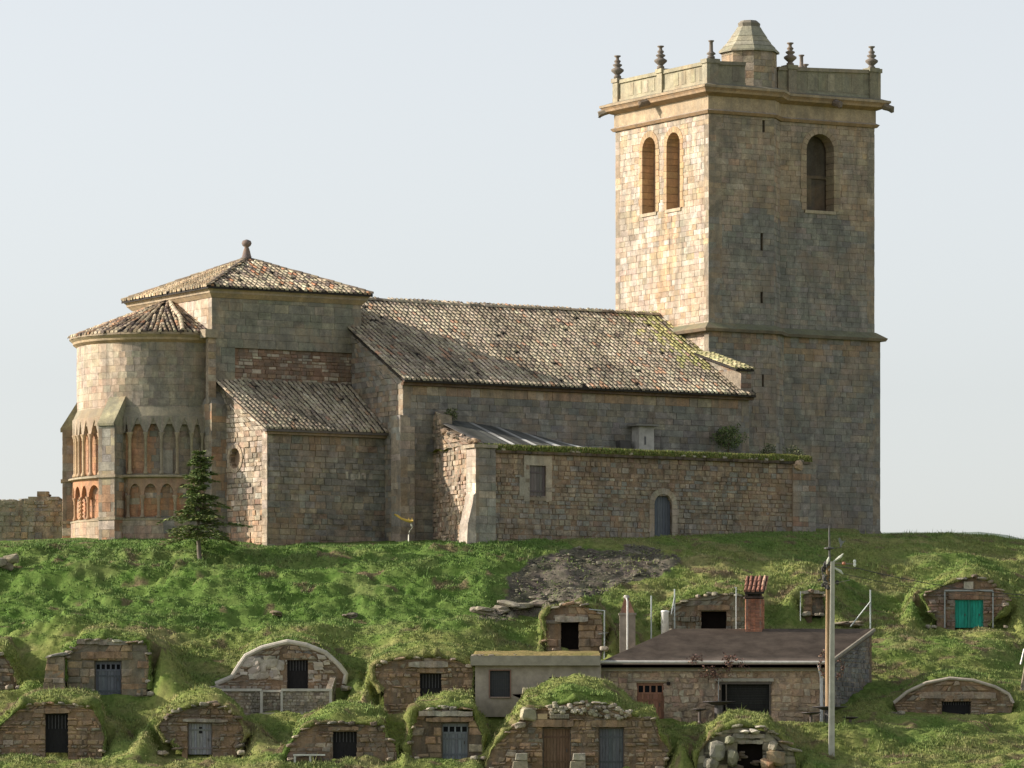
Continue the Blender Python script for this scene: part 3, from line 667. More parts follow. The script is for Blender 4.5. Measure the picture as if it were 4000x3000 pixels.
fWn, LW = wall((0, 3.8), (0, .2)); masonry(nm, fWn, rect(0, LW, Z0, 21.6), pal_rub, ch=(.3, .4))
nm.box(lambda a, z, d: W(a, d, z), UN + .1, -.1, 13, 23.4, -4.7, 0, (.1, .09, .08))
nm.box(lambda a, z, d: W(a, d, z), UN + .6, -12, 13, 21.5, -13, 3.2, (.1, .09, .08))
nave = nm.build('nave_wall', 'stone', church)
m = MB(); fg, lg = wall((-.55, 0), (-.55, 3.9))
masonry(m, fg, [(0, 21.9), (lg, 21.6), (lg, 22.95), (0, 24.0)], pick((REDB, 2), (GREY, 2), (TAN, 2)), ch=(.2, .28), bl=(.3, .6), back=.1)
fg2, lg2 = wall((-.6, 3.98), (.02, 3.98)); masonry(m, fg2, rect(0, lg2, 21.8, 22.95), pick((REDB, 2), (GREY, 2), (TAN, 2)), ch=(.2, .28), bl=(.3, .6), back=3.9)
g = m.build('gable_wall', 'rubble', nave)
m = MB(); pm = pick(((.25, .24, .12), 3), ((.25, .225, .13), 2), ((.4, .35, .2), 1))
tiles(m, lambda a, s_, h: W(a, 4.1 - s_ * .965, 22.98 + s_ * .262 + h), rect(-.95, .1, 0, 4.1), pm); m.build('gable_tiles', 'tile', g)
m = MB(); k = 1 / math.hypot(1, SL)
def P_n(a, s_, h): return W(a, 4.25 - s_ * k - h * 0.0, 21.70 + s_ * k * SL + h)
Ls = 8.95 / k
def TPmoss(a, s_):
    d_ = (-a) - .25 * 0
    return jit((.34, .32, .14), .25) if (a > -.9 - 2.2 * random.random() and s_ > 2.5 and random.random() < .7) else (jit((.40, .25, .16), .15) if random.random() < .02 + .10 * (mnoise.noise(Vector((a * .4, s_ * .5, 7))) > .15) else TILEP(a, s_))
tiles(m, P_n, rect(UN - .15, -.55, 0, Ls), TPmoss, sp=.25)
tiles(m, P_n, rect(-.55, .1, 0, 1.3), TPmoss); tiles(m, P_n, rect(-.55, -.02, 4.6, Ls), TPmoss)
m.hexa([W(UN, -4.7, 26.1), W(0, -4.7, 26.1), W(0, -4.7, 26.22), W(UN, -4.7, 26.22), W(UN, -13, 21.9), W(0, -13, 21.9), W(0, -13, 22.0), W(UN, -13, 22.0)], (.2, .16, .12))
rf = m.build('nave_roof', 'tile', church)
m = MB(); ridge(m, [W(-18.6, -4.7, 26.36), W(-12, -4.7, 26.30), W(-6, -4.7, 26.36), W(-.02, -4.7, 26.34)], TILEP); m.build('ridge_tiles', 'tile', rf)
m = MB(); m.box(lambda a, z, d: W(a, 3.8 + d, z), UN - .1, .15, 21.45, 21.6, 0, .22, (.14, .09, .06)); m.box(lambda a, z, d: W(a, 3.8 + d, z), UN - .12, .2, 21.58, 21.68, .18, .34, (.11, .07, .05)); m.build('eave_board', 'smooth', nave)
m = MB()
fP, LP = wall((UN - .25, 3.98), (UN + .55, 3.98)); masonry(m, fP, rect(0, LP, Z0, 19.9), pick((GREY, 3), (TAN, 2)), back=.9, ch=(.3, .4), bl=(.4, .8))
fP2, LP2 = wall((UN - .25, 3.1), (UN - .25, 3.98)); masonry(m, fP2, rect(0, LP2, Z0, 20.0), pick((GREY, 3), (TAN, 2)), back=.4, ch=(.3, .4), bl=(.4, .8))
m.build('buttress', 'stone', nave)
# moss and bush on the nave wall
# ---- crossing
cm = MB(); UC0, UC1, VC0, VC1 = -27.2, -19.05, -9.95, -1.4
def pal_cr(a, z):
    if z > 23.4 or a < 1.15: return jit((.25, .24, .19), .1) if random.random() < .8 else jit((.31, .28, .21), .1)
    return pick((REDB, 5), ((.22, .15, .11), 2), ((.44, .38, .30), 2.2), (TAN, 1.5))()
fX, LX = wall((UC0, VC1), (UC1, VC1))
masonry(cm, fX, rect(0, LX, 23.35, 25.75), pal_cr, ch=(.3, .42), bl=(.5, 1.1), gap=.008)
masonry(cm, fX, rect(0, 1.25, Z0, 23.35), pal_cr, ch=(.3, .42), bl=(.5, .9), gap=.008)
masonry(cm, fX, rect(1.25, LX, Z0, 23.35), pal_cr, ch=(.12, .24), bl=(.18, .55), jd=.03, gap=.03, jt=.012, d0=-.12, mortar=(.24, .15, .10))
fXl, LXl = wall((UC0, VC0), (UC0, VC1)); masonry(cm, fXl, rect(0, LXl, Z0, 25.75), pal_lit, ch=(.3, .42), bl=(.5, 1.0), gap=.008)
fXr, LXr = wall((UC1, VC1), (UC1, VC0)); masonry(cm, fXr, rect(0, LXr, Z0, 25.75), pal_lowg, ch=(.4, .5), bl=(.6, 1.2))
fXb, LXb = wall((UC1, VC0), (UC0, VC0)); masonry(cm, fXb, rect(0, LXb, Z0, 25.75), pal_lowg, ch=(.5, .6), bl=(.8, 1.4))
cross = cm.build('crossing_wall', 'stone', church)
m = MB()
def sqb(mb, e0, e1, z0, z1, col):
    a = [(UC0 - e0, VC0 - e0), (UC1 + e0, VC0 - e0), (UC1 + e0, VC1 + e0), (UC0 - e0, VC1 + e0)]; b_ = [(UC0 - e1, VC0 - e1), (UC1 + e1, VC0 - e1), (UC1 + e1, VC1 + e1), (UC0 - e1, VC1 + e1)]
    mb.add([W(u, v, z0) for u, v in a] + [W(u, v, z1) for u, v in b_], [(0, 1, 2, 3), (4, 5, 6, 7)] + [(i, (i + 1) % 4, 4 + (i + 1) % 4, 4 + i) for i in range(4)], col)
sqb(m, .04, .22, 25.72, 25.92, (.42, .32, .2)); sqb(m, .24, .24, 25.92, 26.02, (.36, .29, .2)); sqb(m, .24, .38, 26.02, 26.16, (.42, .33, .22)); m.build('cornice', 'smooth', cross)
m = MB(); apx = (-23.1, -5.7); e = .42; zE, zA = 26.22, 28.12
cor = [(UC0 - e, VC0 - e), (UC0 - e, VC1 + e), (UC1 + e, VC1 + e), (UC1 + e, VC0 - e)]
def hip(mb, p0, p1, ap, zE, zA, pal, **kw):
    p0, p1 = Vector(p0), Vector(p1); t = p1 - p0; L = t.length; t /= L; nin = Vector((t.y, -t.x)); apv = Vector(ap) - p0
    aa, dd = apv.dot(t), apv.dot(nin); H = math.hypot(dd, zA - zE)
    def P(a, s_, h): q = p0 + t * a + nin * (s_ / H * dd); return W(q.x, q.y, zE + s_ / H * (zA - zE) + h)
    tiles(mb, P, [(0, 0), (L, 0), (aa, H)], pal, **kw)
ptop = pick(((.46, .40, .28), 5), ((.33, .27, .19), 3), ((.15, .12, .1), 2.4), ((.40, .21, .12), 1.3))
for i in range(4):
    if i in (0, 1): hip(m, cor[i], cor[(i + 1) % 4], apx, zE, zA, ptop if i == 1 else pick(((.33, .27, .18), 3), ((.27, .2, .12), 2), ((.4, .3, .18), 1)))
    else: m.add([W(*cor[i], zE), W(*cor[(i + 1) % 4], zE), W(*apx, zA)], [(0, 1, 2)], (.2, .16, .12))
cr = m.build('crossing_roof', 'tile', church)
m = MB()
for i in range(4): ridge(m, [W(*cor[i], zE + .05), W(*apx, zA + .05)], pick(((.2, .16, .12), 2), ((.3, .24, .17), 2)), rad=.12)
m.build('hip_tiles', 'tile', cr)
m = MB(); c0 = W(*apx, 0); m.lathe(c0[0], c0[1], [(.34, 28.0), (.24, 28.2), (.17, 28.5), (.12, 28.66), (.1, 28.7), (.2, 28.78), (.25, 28.9), (.2, 29.02), (.05, 29.08)], (.14, .12, .13), 14); m.build('ball_finial', 'smooth', cr, smooth=True)
# corner pier between apse and sacristy
m = MB(); ppal = pick((GREY, 3), ((.33, .29, .22), 3), ((.36, .24, .15), 1)); q0 = (UC0 - .25, -2.3); q1 = (UC0 - .25, -.95); q2 = (UC0 + 1.0, -.95)
for p, q in ((q0, q1), (q1, q2), (q2, (UC0 + 1.0, -1.4))):
    fr, L = wall(p, q); masonry(m, fr, rect(0, L, Z0, 20.6), ppal, back=.25, ch=(.3, .42), bl=(.45, .8), gap=.008)
fr, L = wall((UC0 - .25, -1.9), (UC0 - .25, -1.15)); 
m.hexa([W(UC0 - .25, -2.3, 20.6), W(UC0 + 1, -2.3, 20.6), W(UC0 + 1, -1.4, 21.2), W(UC0, -1.4, 21.2), W(UC0 - .25, -.95, 20.5), W(UC0 + 1, -.95, 20.5), W(UC0 + 1, -1.3, 21.1), W(UC0, -1.3, 21.1)], jit(GREY))
fr, L = wall((UC0 - .3, -1.15), (UC0 + .1, -1.15)); masonry(m, fr, rect(0, L, 20.6, 23.9), pick(((.40, .3, .2), 2), (TAN, 1)), back=.3)
m.build('corner_pier', 'stone', cross)
m = MB(); m.box(lambda a, z, d: W(a, d, z), UC0 - .55, UC0 + .15, 23.75, 24.15, -1.6, -1.0, (.3, .26, .19)); m.build('corbel', 'smooth', cross)

# ---- apse: half round, upper plain drum, arcaded lower stages with buttresses
AC = (-27.75, -5.95)
def arcf(r, u1=UC0):    # frame along the wall: straight bit from the crossing, then round; a in metres measured from the front corner backwards... left to right
    def fr(a, z, d):    # a = 0 at the middle front tangent of the round part, negative round to the back, positive on the straight
        if a >= 0: return W(AC[0] + a, AC[1] + r + d, z)
        t = -a / r; return W(AC[0] - (r + d) * math.sin(t), AC[1] + (r + d) * math.cos(t), z)
    return fr
am = MB(); RA = 4.0; LS = UC0 - AC[0]
pal_ap = lambda a, z: (pick((CREAM, 4), ((.50, .42, .32), 3), ((.50, .38, .29), 1), a=.06) if a < -3.6 + mnoise.noise(Vector((z * .5, 2, 2))) else pick(((.30, .275, .22), 4), ((.28, .26, .21), 3), ((.33, .29, .22), 1), a=.06))(a, z)  # cream on the sunlit side, grey beyond: the drum's lighting put into colour
fA = arcf(RA); end = -math.pi * RA
def rounded(mb, fr, a0, a1, z0, z1, pal, ch=(.3, .38), bl=(.3, .55), **kw): kw.setdefault('gap', .006); kw.setdefault('jd', .003); kw.setdefault('chm', .005); masonry(mb, fr, rect(a0, a1, z0, z1), pal, ch=ch, bl=bl, **kw)
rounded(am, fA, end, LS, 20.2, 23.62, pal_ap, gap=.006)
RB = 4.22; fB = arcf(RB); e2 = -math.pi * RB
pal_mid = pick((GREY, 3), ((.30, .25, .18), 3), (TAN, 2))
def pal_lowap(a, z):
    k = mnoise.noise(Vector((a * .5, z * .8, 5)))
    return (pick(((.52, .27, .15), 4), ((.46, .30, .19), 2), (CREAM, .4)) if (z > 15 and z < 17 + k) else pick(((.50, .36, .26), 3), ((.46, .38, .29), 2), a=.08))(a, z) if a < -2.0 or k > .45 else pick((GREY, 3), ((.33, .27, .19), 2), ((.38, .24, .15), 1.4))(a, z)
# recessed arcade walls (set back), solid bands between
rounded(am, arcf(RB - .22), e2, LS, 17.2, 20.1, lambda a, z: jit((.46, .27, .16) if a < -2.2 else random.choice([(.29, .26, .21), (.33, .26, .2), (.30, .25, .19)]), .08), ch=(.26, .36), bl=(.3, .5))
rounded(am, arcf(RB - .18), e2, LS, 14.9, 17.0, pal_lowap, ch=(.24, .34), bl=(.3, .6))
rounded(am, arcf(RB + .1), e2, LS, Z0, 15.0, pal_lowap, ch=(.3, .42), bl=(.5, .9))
apse = am.build('apse_wall', 'stone', church)
# sloped offset between the drum and the arcade, strings
def cring(mb, r0, z0, r1, z1, col, a0=None, n=60):
    vs = []; A = np.linspace(-math.pi * 4.0, LS * 1.0, n)
    for a in A:
        for r, z in ((r0, z0), (r1, z1)): vs.append(arcf(r)(a if a >= 0 else a / 4.0 * r, z, 0))
    mb.add(vs, [(2 * i, 2 * i + 2, 2 * i + 3, 2 * i + 1) for i in range(n - 1)], col)
m = MB()
cring(m, RB + .02, 19.95, RA, 20.45, (.27, .25, .18)); cring(m, RB + .02, 19.6, RB + .02, 19.95, (.3, .27, .2))
for z, e_ in ((17.0, .22), (14.93, .12)):
    cring(m, RB, z, RB + e_, z + .07, (.33, .28, .2)); cring(m, RB + e_, z + .07, RB + e_, z + .15, (.36, .31, .22)); cring(m, RB + e_, z + .15, RB - .2, z + .25, (.3, .28, .2))
m.build('string_course', 'smooth', apse)
m = MB(); cring(m, RA, 23.55, RA + .18, 23.68, (.42, .3, .19)); cring(m, RA + .18, 23.68, RA + .2, 23.78, (.44, .34, .22)); cring(m, RA + .2, 23.78, RA + .36, 23.92, (.42, .33, .22)); cring(m, RA + .36, 23.92, RA + .36, 24.02, (.35, .28, .2)); m.build('cornice', 'smooth', apse)
def a_of(px, r, z):      # place along the arcade seen at that column of the photo
    best = None
    for a in np.linspace(-r * 2.0, LS, 900):
        p = fB(a, z, 0) if r == RB else arcf(r)(a, z, 0); e_ = abs(CXP + p[0] / p[1] * FPX - px)
        if best is None or e_ < best[0]: best = (e_, a)
    return best[1]
colx = [(507), (569), (630), (692), (748), (790)]
acol = [a_of(x, RB, 18.5) for x in colx]
dx_ = acol[1] - acol[0]
leftc = [a_of(x, RB, 18.5) for x in (294, 300, 310, 327, 354, 391)]
BUT = [(-R(-0), 0)]
allc = leftc + acol
def colonnette(mb, a, z0, z1, r=.075, col=(.40, .30, .2)):
    p = fB(a, 0, 0.0); cx, cy = p[0], p[1]
    mb.lathe(cx, cy, [(r * 1.7, z0), (r * 1.7, z0 + .08), (r * 1.15, z0 + .16), (r, z0 + .2), (r, z1 - .32), (r * 1.3, z1 - .28), (r * 1.1, z1 - .22), (r * 1.9, z1 - .04), (r * 2.0, z1)], col, 9)
for a in allc:
    m = MB(); colonnette(m, a, 17.2, 19.22, .085 if a < -3 else .07, jit((.46, .34, .22) if a < -2.6 else (.32, .28, .2), .08)); m.build('colonnette', 'smooth', apse, smooth=True)
def arches(mb, fr, cols, z0, z1, zt, d0, d1, col, pointed=True):   # wall above the columns with arch heads cut out
    for a0, a1 in zip(cols[:-1], cols[1:]):
        c_ = (a0 + a1) / 2; hw = (a1 - a0) / 2 - .07
        if hw < .03: continue
        n = 8; arc = []
        for k in range(n + 1):
            t = math.pi * k / n; x = c_ - hw * math.cos(t); y = z0 + (z1 - z0) * (math.sin(t) if not pointed else (1 - abs(math.cos(t)) ** 1.05))
            arc.append((x, y))
        pts = [(a0, z0)] + arc + [(a1, z0)]
        for (xa, ya), (xb, yb) in zip(pts[:-1], pts[1:]):
            if xb - xa < 1e-4: continue
            mb.hexa([fr(xa, ya, d0), fr(xb, yb, d0), fr(xb, zt, d0), fr(xa, zt, d0), fr(xa, ya, d1), fr(xb, yb, d1), fr(xb, zt, d1), fr(xa, zt, d1)], jit(col, .05))
L2 = [acol[0] - .3] + acol + [LS]; m = MB(); arches(m, fB, L2, 19.2, 19.9, 20.0, -.25, .06, (.29, .265, .21)); m.build('arcade_upper', 'smooth', apse)
m = MB(); L1 = [leftc[0] - .35] + leftc + [leftc[-1] + .42]; arches(m, fB, L1, 19.15, 19.9, 20.0, -.25, .06, (.38, .32, .24)); m.build('arcade_upper', 'smooth', apse)
lowc = [a_of(x, RB, 16) for x in (294, 318, 345, 395)]; lowr = [a_of(x, RB, 16) for x in (500, 556, 620, 684, 745, 790)]
m = MB(); arches(m, fB, [lowc[0] - .4] + lowc, 16.15, 16.75, 17.02, -.2, .03, (.46, .25, .14), False); m.build('arcade_lower', 'smooth', apse); m = MB(); arches(m, fB, lowr + [LS], 16.2, 16.75, 17.02, -.2, .03, (.37, .25, .17), False); m.build('arcade_lower', 'smooth', apse)
for i, a in enumerate(lowc + lowr):
    m = MB(); col = jit((.46, .27, .16) if i < 4 else (.33, .26, .19), .08)
    if i in (1, 3):     # twisted, knobbly shafts
        p = fB(a, 0, .02); zz = 15.1; pr_ = []
        while zz < 16.1: pr_ += [(.05, zz), (.12, zz + .07), (.12, zz + .12), (.05, zz + .18)]; zz += .19
        m.lathe(p[0], p[1], pr_, col, 9)
    else: colonnette(m, a, 15.1, 16.2, .075, col)
    m.build('colonnette', 'smooth', apse, smooth=True)
for px, z in ((449, 18), (262, 18)):
    beta = -a_of(max(px, 300), RB, z) / RB if px > 300 else R(30 + 86)
    bd = .95 if px > 300 else .62; bw = .9
    c0 = Vector((AC[0] - RB * math.sin(beta), AC[1] + RB * math.cos(beta))); nn = Vector((-math.sin(beta), math.cos(beta))); tt = Vector((nn.y, -nn.x))
    p00, p01 = c0 - tt * bw / 2 - nn * .4, c0 + tt * bw / 2 - nn * .4; q00, q01 = c0 - tt * bw / 2 + nn * (bd - .15), c0 + tt * bw / 2 + nn * (bd - .15)
    m = MB(); bp = lambda a, z: (pick(((.45, .27, .16), 3), (CREAM, 1), ((.36, .27, .19), 2)) if z < 17 + mnoise.noise(Vector((a, z, 0))) else pick((GREY, 3), ((.36, .30, .21), 2)))(a, z)
    for p, q in ((p00, q00), (q00, q01), (q01, p01)):
        fr, L = wall(p, q)
        if L > .01: masonry(m, fr, rect(0, L, Z0, 19.55), bp, back=.2, ch=(.34, .44), bl=(.4, .9), gap=.007)
    f0_ = c0 - nn * .45
    T = lambda p, z: W(p.x, p.y, z)
    m.hexa([T(p00, 19.5), T(p01, 19.5), T(p01 , 21.15), T(p00, 21.15), T(q00 + (q00 - p00).normalized() * .1, 19.5), T(q01 + (q01 - p01).normalized() * .1, 19.5), T(q01 + nn * .1, 19.62), T(q00 + nn * .1, 19.62)], (.33, .31, .2))
    for z, e_ in ((17.02, .08), (15.0, .05)):
        m.hexa([T(p00 - tt * e_, z), T(p01 + tt * e_, z), T(p01 + tt * e_, z + .14), T(p00 - tt * e_, z + .14), T(q00 - tt * e_ + nn * e_, z), T(q01 + tt * e_ + nn * e_, z), T(q01 + tt * e_ + nn * e_, z + .14), T(q00 - tt * e_ + nn * e_, z + .14)], (.4, .33, .23))
    m.build('buttress', 'stone', apse)
# narrow lancet slabs in two bays
m = MB(); m.box(arcf(RB - .22), acol[2] + .12, acol[3] - .12, 17.25, 18.35, 0, .06, (.33, .3, .25)); m.build('blocked_window', 'smooth', apse)
# apse roof: fan of tiled facets
m = MB(); apA = (UC0 + .02, -5.95); zE2, zA2 = 24.02, 25.95; ER = RA + .36
pts = [(AC[0] - ER * math.sin(t), AC[1] + ER * math.cos(t)) for t in np.linspace(math.pi, 0, 15)] + [(UC0 - .02, AC[1] + ER)]
papse = pick(((.44, .37, .26), 3), ((.30, .23, .16), 4), ((.14, .11, .09), 3), ((.38, .22, .13), 1))
for p, q in zip(pts[:-1], pts[1:]): hip(m, p, q, apA, zE2, zA2, papse, sp=.24)
ar = m.build('apse_roof', 'tile', church)
m = MB(); sq = pts[-2]; base_ = Vector(W(sq[0] - .9, sq[1] - .05, zE2 + .1)); top_ = Vector(W(*apA, zA2 + .05)); ridge(m, [base_, base_.lerp(top_, .35) + Vector((.12, 0, .08)), base_.lerp(top_, .7) + Vector((-.05, 0, .1)), top_], pick(((.42, .36, .26), 1)), rad=.12); m.build('hip_tiles', 'tile', ar)

# ---- sacristy (low block with lean-to roof)
sm_ = MB(); S0, S1 = (-26.75, -1.4), (-25.95, 2.0); ZS = 19.0
pal_sf = lambda a, z: (pick((GREY, 4), (DGREY, 2), ((.30, .27, .2), 2)) if z > 15.9 + 1.2 * mnoise.noise(Vector((a * .5, 0, 9))) and z < 18.4 else pick(((.33, .265, .195), 3), ((.31, .27, .2), 2), (GREY, 3), ((.30, .215, .15), .5), a=.12))(a, z)
fS, LSa = wall(S1, (UN, 2.0)); masonry(sm_, fS, rect(0, LSa, Z0, ZS), pal_sf, ch=(.2, .36), bl=(.28, .7), jd=.03, jt=.01, gap=.026)
for (a, z, w_, h_) in ((4.2, 17.0, .12, .34), (4.45, 16.95, .22, .3), (4.85, 16.98, .12, .36), (5.05, 17.2, .18, .1), (5.2, 16.98, .1, .3), (5.45, 17.0, .2, .3)): sm_.box(fS, a, a + w_, z, z + h_, -.02, .045, jit((.42, .38, .32), .1))
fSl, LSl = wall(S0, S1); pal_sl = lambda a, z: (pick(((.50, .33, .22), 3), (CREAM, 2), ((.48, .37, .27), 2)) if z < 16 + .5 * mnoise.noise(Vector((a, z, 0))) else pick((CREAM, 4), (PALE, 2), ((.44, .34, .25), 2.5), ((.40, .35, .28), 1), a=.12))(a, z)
ov = [(1.12 + .40 * math.cos(t), 17.95 + .5 * math.sin(t)) for t in np.linspace(0, 2 * math.pi, 16, endpoint=False)]
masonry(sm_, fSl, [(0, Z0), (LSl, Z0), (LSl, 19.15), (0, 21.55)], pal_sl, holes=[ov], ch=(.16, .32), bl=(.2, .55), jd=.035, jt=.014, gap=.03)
masonry(sm_, fSl, rect(LSl - .38, LSl, Z0, 19.1), pick((CREAM, 2), ((.36, .33, .27), 1)), d0=.05, back=.2, ch=(.3, .45), bl=(.5, .8))
sac = sm_.build('sacristy_wall', 'rubble', church)
m = MB(); n_ = 18
for k in range(n_):
    t0, t1 = 2 * math.pi * (k + .04) / n_, 2 * math.pi * (k + .96) / n_
    q = [(1.12 + r * .40 * math.cos(t), 17.95 + r * .5 * math.sin(t)) for r, t in ((1, t0), (1.4, t0), (1.4, t1), (1, t1))]
    m.hexa([fSl(a, z, -.35) for a, z in q] + [fSl(a, z, .06) for a, z in q], jit((.46, .38, .28)))
m.prism(fSl, ov, -.45, -.3, (.38, .28, .2)); m.build('oculus_window', 'smooth', sac)
m = MB(); HS_ = math.hypot(3.75, 2.45)
def P_s(a, s_, h): f_ = s_ / HS_; return W(a - f_ * .8 * max(0, min(1, (UN - a) / 6.5)), 2.35 - 3.75 * f_, 19.27 + 2.45 * f_ + h)
def psac(a, s_): return TILEP(a, s_)
tiles(m, P_s, rect(-26.2, UN + .0, 0, HS_), psac, sp=.24, exp=.32); sr = m.build('sacristy_roof', 'tile', sac)
m = MB(); m.box(lambda a, z, d: W(a, 2.0 + d, z), -26.1, UN, 19.0, 19.12, 0, .2, (.3, .22, .15)); m.box(lambda a, z, d: W(a, 2.0 + d, z), -26.2, UN + .05, 19.12, 19.24, .0, .36, (.13, .11, .1)); m.build('eave_board', 'smooth', sac)

# ---- annex (long low building, its roof fallen in)
xm = MB(); A0, A1 = (-17.95, 3.8), (-18.5, 8.8); ZA = 18.0
pal_ax = lambda a, z: (pick(((.32, .245, .17), 4), ((.36, .28, .195), 2.4), ((.29, .205, .14), 1), (GREY, 2), ((.42, .36, .28), .5), a=.12) if z > 16.6 + mnoise.noise(Vector((a * .35, 1, 1))) else pick((GREY, 3), ((.32, .27, .2), 3), ((.29, .21, .15), .6), ((.30, .265, .2), 2), a=.12))(a, z)
fXf, LXf = wall((-18.5, 8.8), (.6, 8.8)); ax = lambda u: u + 18.5
wn_ = rect(ax(-15.51), ax(-14.6), 15.96, 17.47); dr_ = archp(ax(-8.57), ax(-7.56), Z0, 16.32)
masonry(xm, fXf, rect(1.0, ax(-.65), Z0, ZA), pal_ax, holes=[wn_, dr_], ch=(.15, .28), bl=(.18, .5), jd=.035, jt=.014, gap=.032, back=.5, mortar=(.26, .19, .13))
fXl2, LXl2 = wall(A0, A1)
pal_al = pick(((.42, .32, .23), 3), ((.33, .235, .165), 3), ((.48, .39, .3), 2), ((.37, .28, .2), 2))
masonry(xm, fXl2, [(0, Z0), (LXl2, Z0), (LXl2, 18.35), (LXl2 - .9, 18.65), (2.5, 18.95), (1.6, 19.25), (.95, 19.3), (.9, 20.15), (.2, 20.25), (0, 19.9)], pal_al, ch=(.14, .26), bl=(.16, .42), jd=.05, jt=.02, gap=.035, back=.6)
for k in range(26): a = random.uniform(.9, LXl2 - .1); p = fXl2(a, 18.35 + (LXl2 - a) * .2 + random.uniform(0, .15), -random.uniform(0, .4)); xm.rock(p, (random.uniform(.2, .4), .3, random.uniform(.12, .25)), pal_al())
fWx, LWx = wall((.6, 8.8), (.6, -.8)); masonry(xm, fWx, rect(0, LWx, Z0, 18.0), pal_rub, ch=(.3, .4))
annex = xm.build('annex_wall', 'rubble', church)
m = MB()
fb1, lb1 = wall((-18.55, 9.0), (-17.45, 9.0)); masonry(m, fb1, rect(0, lb1, Z0, 18.2), pick(((.34, .32, .27), 4), (GREY, 2), (CREAM, .6)), back=.6, ch=(.3, .45), bl=(.5, 1.1), gap=.016)
fb2, lb2 = wall((-18.56, 8.1), (-18.56, 9.0)); masonry(m, fb2, rect(0, lb2, Z0, 18.25), pick((PALE, 4), (CREAM, 2)), back=.2, ch=(.35, .5), bl=(.5, .9), gap=.008)
m.prism(lambda a, z, d: W(-18.56 - a, 8.65 + d, z), [(0, Z0), (.55, Z0), (.42, 14.6), (.16, 15.6), (.12, 15.95), (0, 16.05)], -.42, .36, jit((.46, .42, .34), .05))
m.box(lambda a, z, d: W(a, d, z), -18.68, -17.4, 18.2, 18.36, 8.0, 9.1, (.42, .37, .28))
m.build('corner_buttress', 'stone', annex)
m = MB(); fb3, lb3 = wall((-.7, 8.9), (.62, 8.9)); masonry(m, fb3, rect(0, lb3, Z0, 18.1), pick((GREY, 3), (TAN, 2), (REDB, .6)), back=.5, ch=(.22, .34), bl=(.3, .6)); m.prism(lambda a, z, d: W(a, 8.9 + d, z), [(-.7, Z0), (.65, Z0), (.55, 14.6), (-.6, 14.6)], 0, .12, jit(GREY)); m.rock(W(-.45, 8.9, 17.95), (.5, .5, .45), (.5, .36, .25)); m.build('end_buttress', 'stone', annex)
m = MB(); fr_ = fXf
m.box(fr_, wn_[0][0] - .3, wn_[0][0], 15.75, 17.6, -.2, .03, (.42, .38, .3)); m.box(fr_, wn_[1][0], wn_[1][0] + .32, 15.75, 17.6, -.2, .03, (.44, .39, .31)); m.box(fr_, wn_[0][0] - .3, wn_[1][0] + .32, 17.47, 17.93, -.2, .035, (.45, .4, .31)); m.box(fr_, wn_[0][0] - .55, wn_[0][0] - .3, 16.0, 16.9, -.2, .028, (.38, .35, .28)); m.box(fr_, wn_[0][0], wn_[1][0], 15.8, 15.96, -.3, .03, (.3, .25, .18))
wf = m.build('window_frame', 'smooth', annex); m = MB(); k = wn_[0][0]
while k < wn_[1][0] - .02: m.box(fr_, k + .008, min(k + .15, wn_[1][0]), 15.97, 17.46, -.16, -.1 + random.uniform(0, .01), jit((.15, .13, .125), .15)); k += .152
m.box(fr_, wn_[0][0], wn_[1][0], 16.2, 16.28, -.1, -.07, (.12, .1, .1)); m.box(fr_, wn_[0][0], wn_[1][0], 17.1, 17.18, -.1, -.07, (.12, .1, .1)); m.box(fr_, wn_[0][0], wn_[1][0], 15.96, 17.47, -.3, -.2, (.02, .02, .02))
m.build('shutter', 'wood', wf)
m = MB(); arch_ring(m, fr_, dr_[0][0], dr_[1][0], 14.1, 16.32, .28, -.3, .035, (.36, .32, .25)); df = m.build('door_surround', 'smooth', annex)
m = MB(); da0, da1 = dr_[0][0], dr_[1][0]; k = da0
while k < da1 - .02:
    c_ = (da0 + da1) / 2; r_ = (da1 - da0) / 2; xm_ = min(k + .14, da1); zt_ = 15.81 + math.sqrt(max(0, r_ * r_ - ((k + xm_) / 2 - c_) ** 2)); m.box(fr_, k + .006, xm_, 13.8, zt_, -.26, -.18, jit((.10, .11, .13), .12)); k += .146
m.prism(fr_, archp(da0, da1, 13.8, 16.32), -.4, -.3, (.02, .02, .02)); m.build('door', 'wood', df)
# eave slab, turf, fallen roof, leaning sheets
m = MB(); n = 60
for i in range(n):
    a0, a1 = 1.0 + (LXf - 1.4) * i / n, 1.0 + (LXf - 1.4) * (i + 1) / n; h = .12 * mnoise.noise(Vector((i * .35, 2, 0))) + .04
    m.box(fr_, a0, a1, 18.0, 18.12 + .02 * random.random(), -.4, .18 + random.uniform(-.04, .06), jit((.10, .075, .05), .3))
    if random.random() < .22: m.rock(fr_((a0 + a1) / 2, 18.17, .1), (.3, .2, .12), jit((.42, .38, .3)))
m.build('eave', 'rubble', annex)
m = MB(); nu, nv = 90, 24; vs = []
for j in range(nv):
    for i in range(nu):
        u = -18.3 + 18.7 * i / (nu - 1); v = 8.98 - (5.1) * j / (nv - 1); e_ = 1 if j else 0
        vs.append(W(u, v, 18.12 + e_ * (.16 + .22 * float(vnoise(np.array(u * 1.7), np.array(v * 1.9), 4)) + .12 * mnoise.noise(Vector((u * .4, v * .4, 4)))) - (.0 if v > 8 else (8 - v) * .02)))
m.add(vs, [(j * nu + i, j * nu + i + 1, (j + 1) * nu + i + 1, (j + 1) * nu + i) for j in range(nv - 1) for i in range(nu - 1)], (.15, .16, .045)); rt = m.build('roof_turf', 'ground', annex, smooth=True)
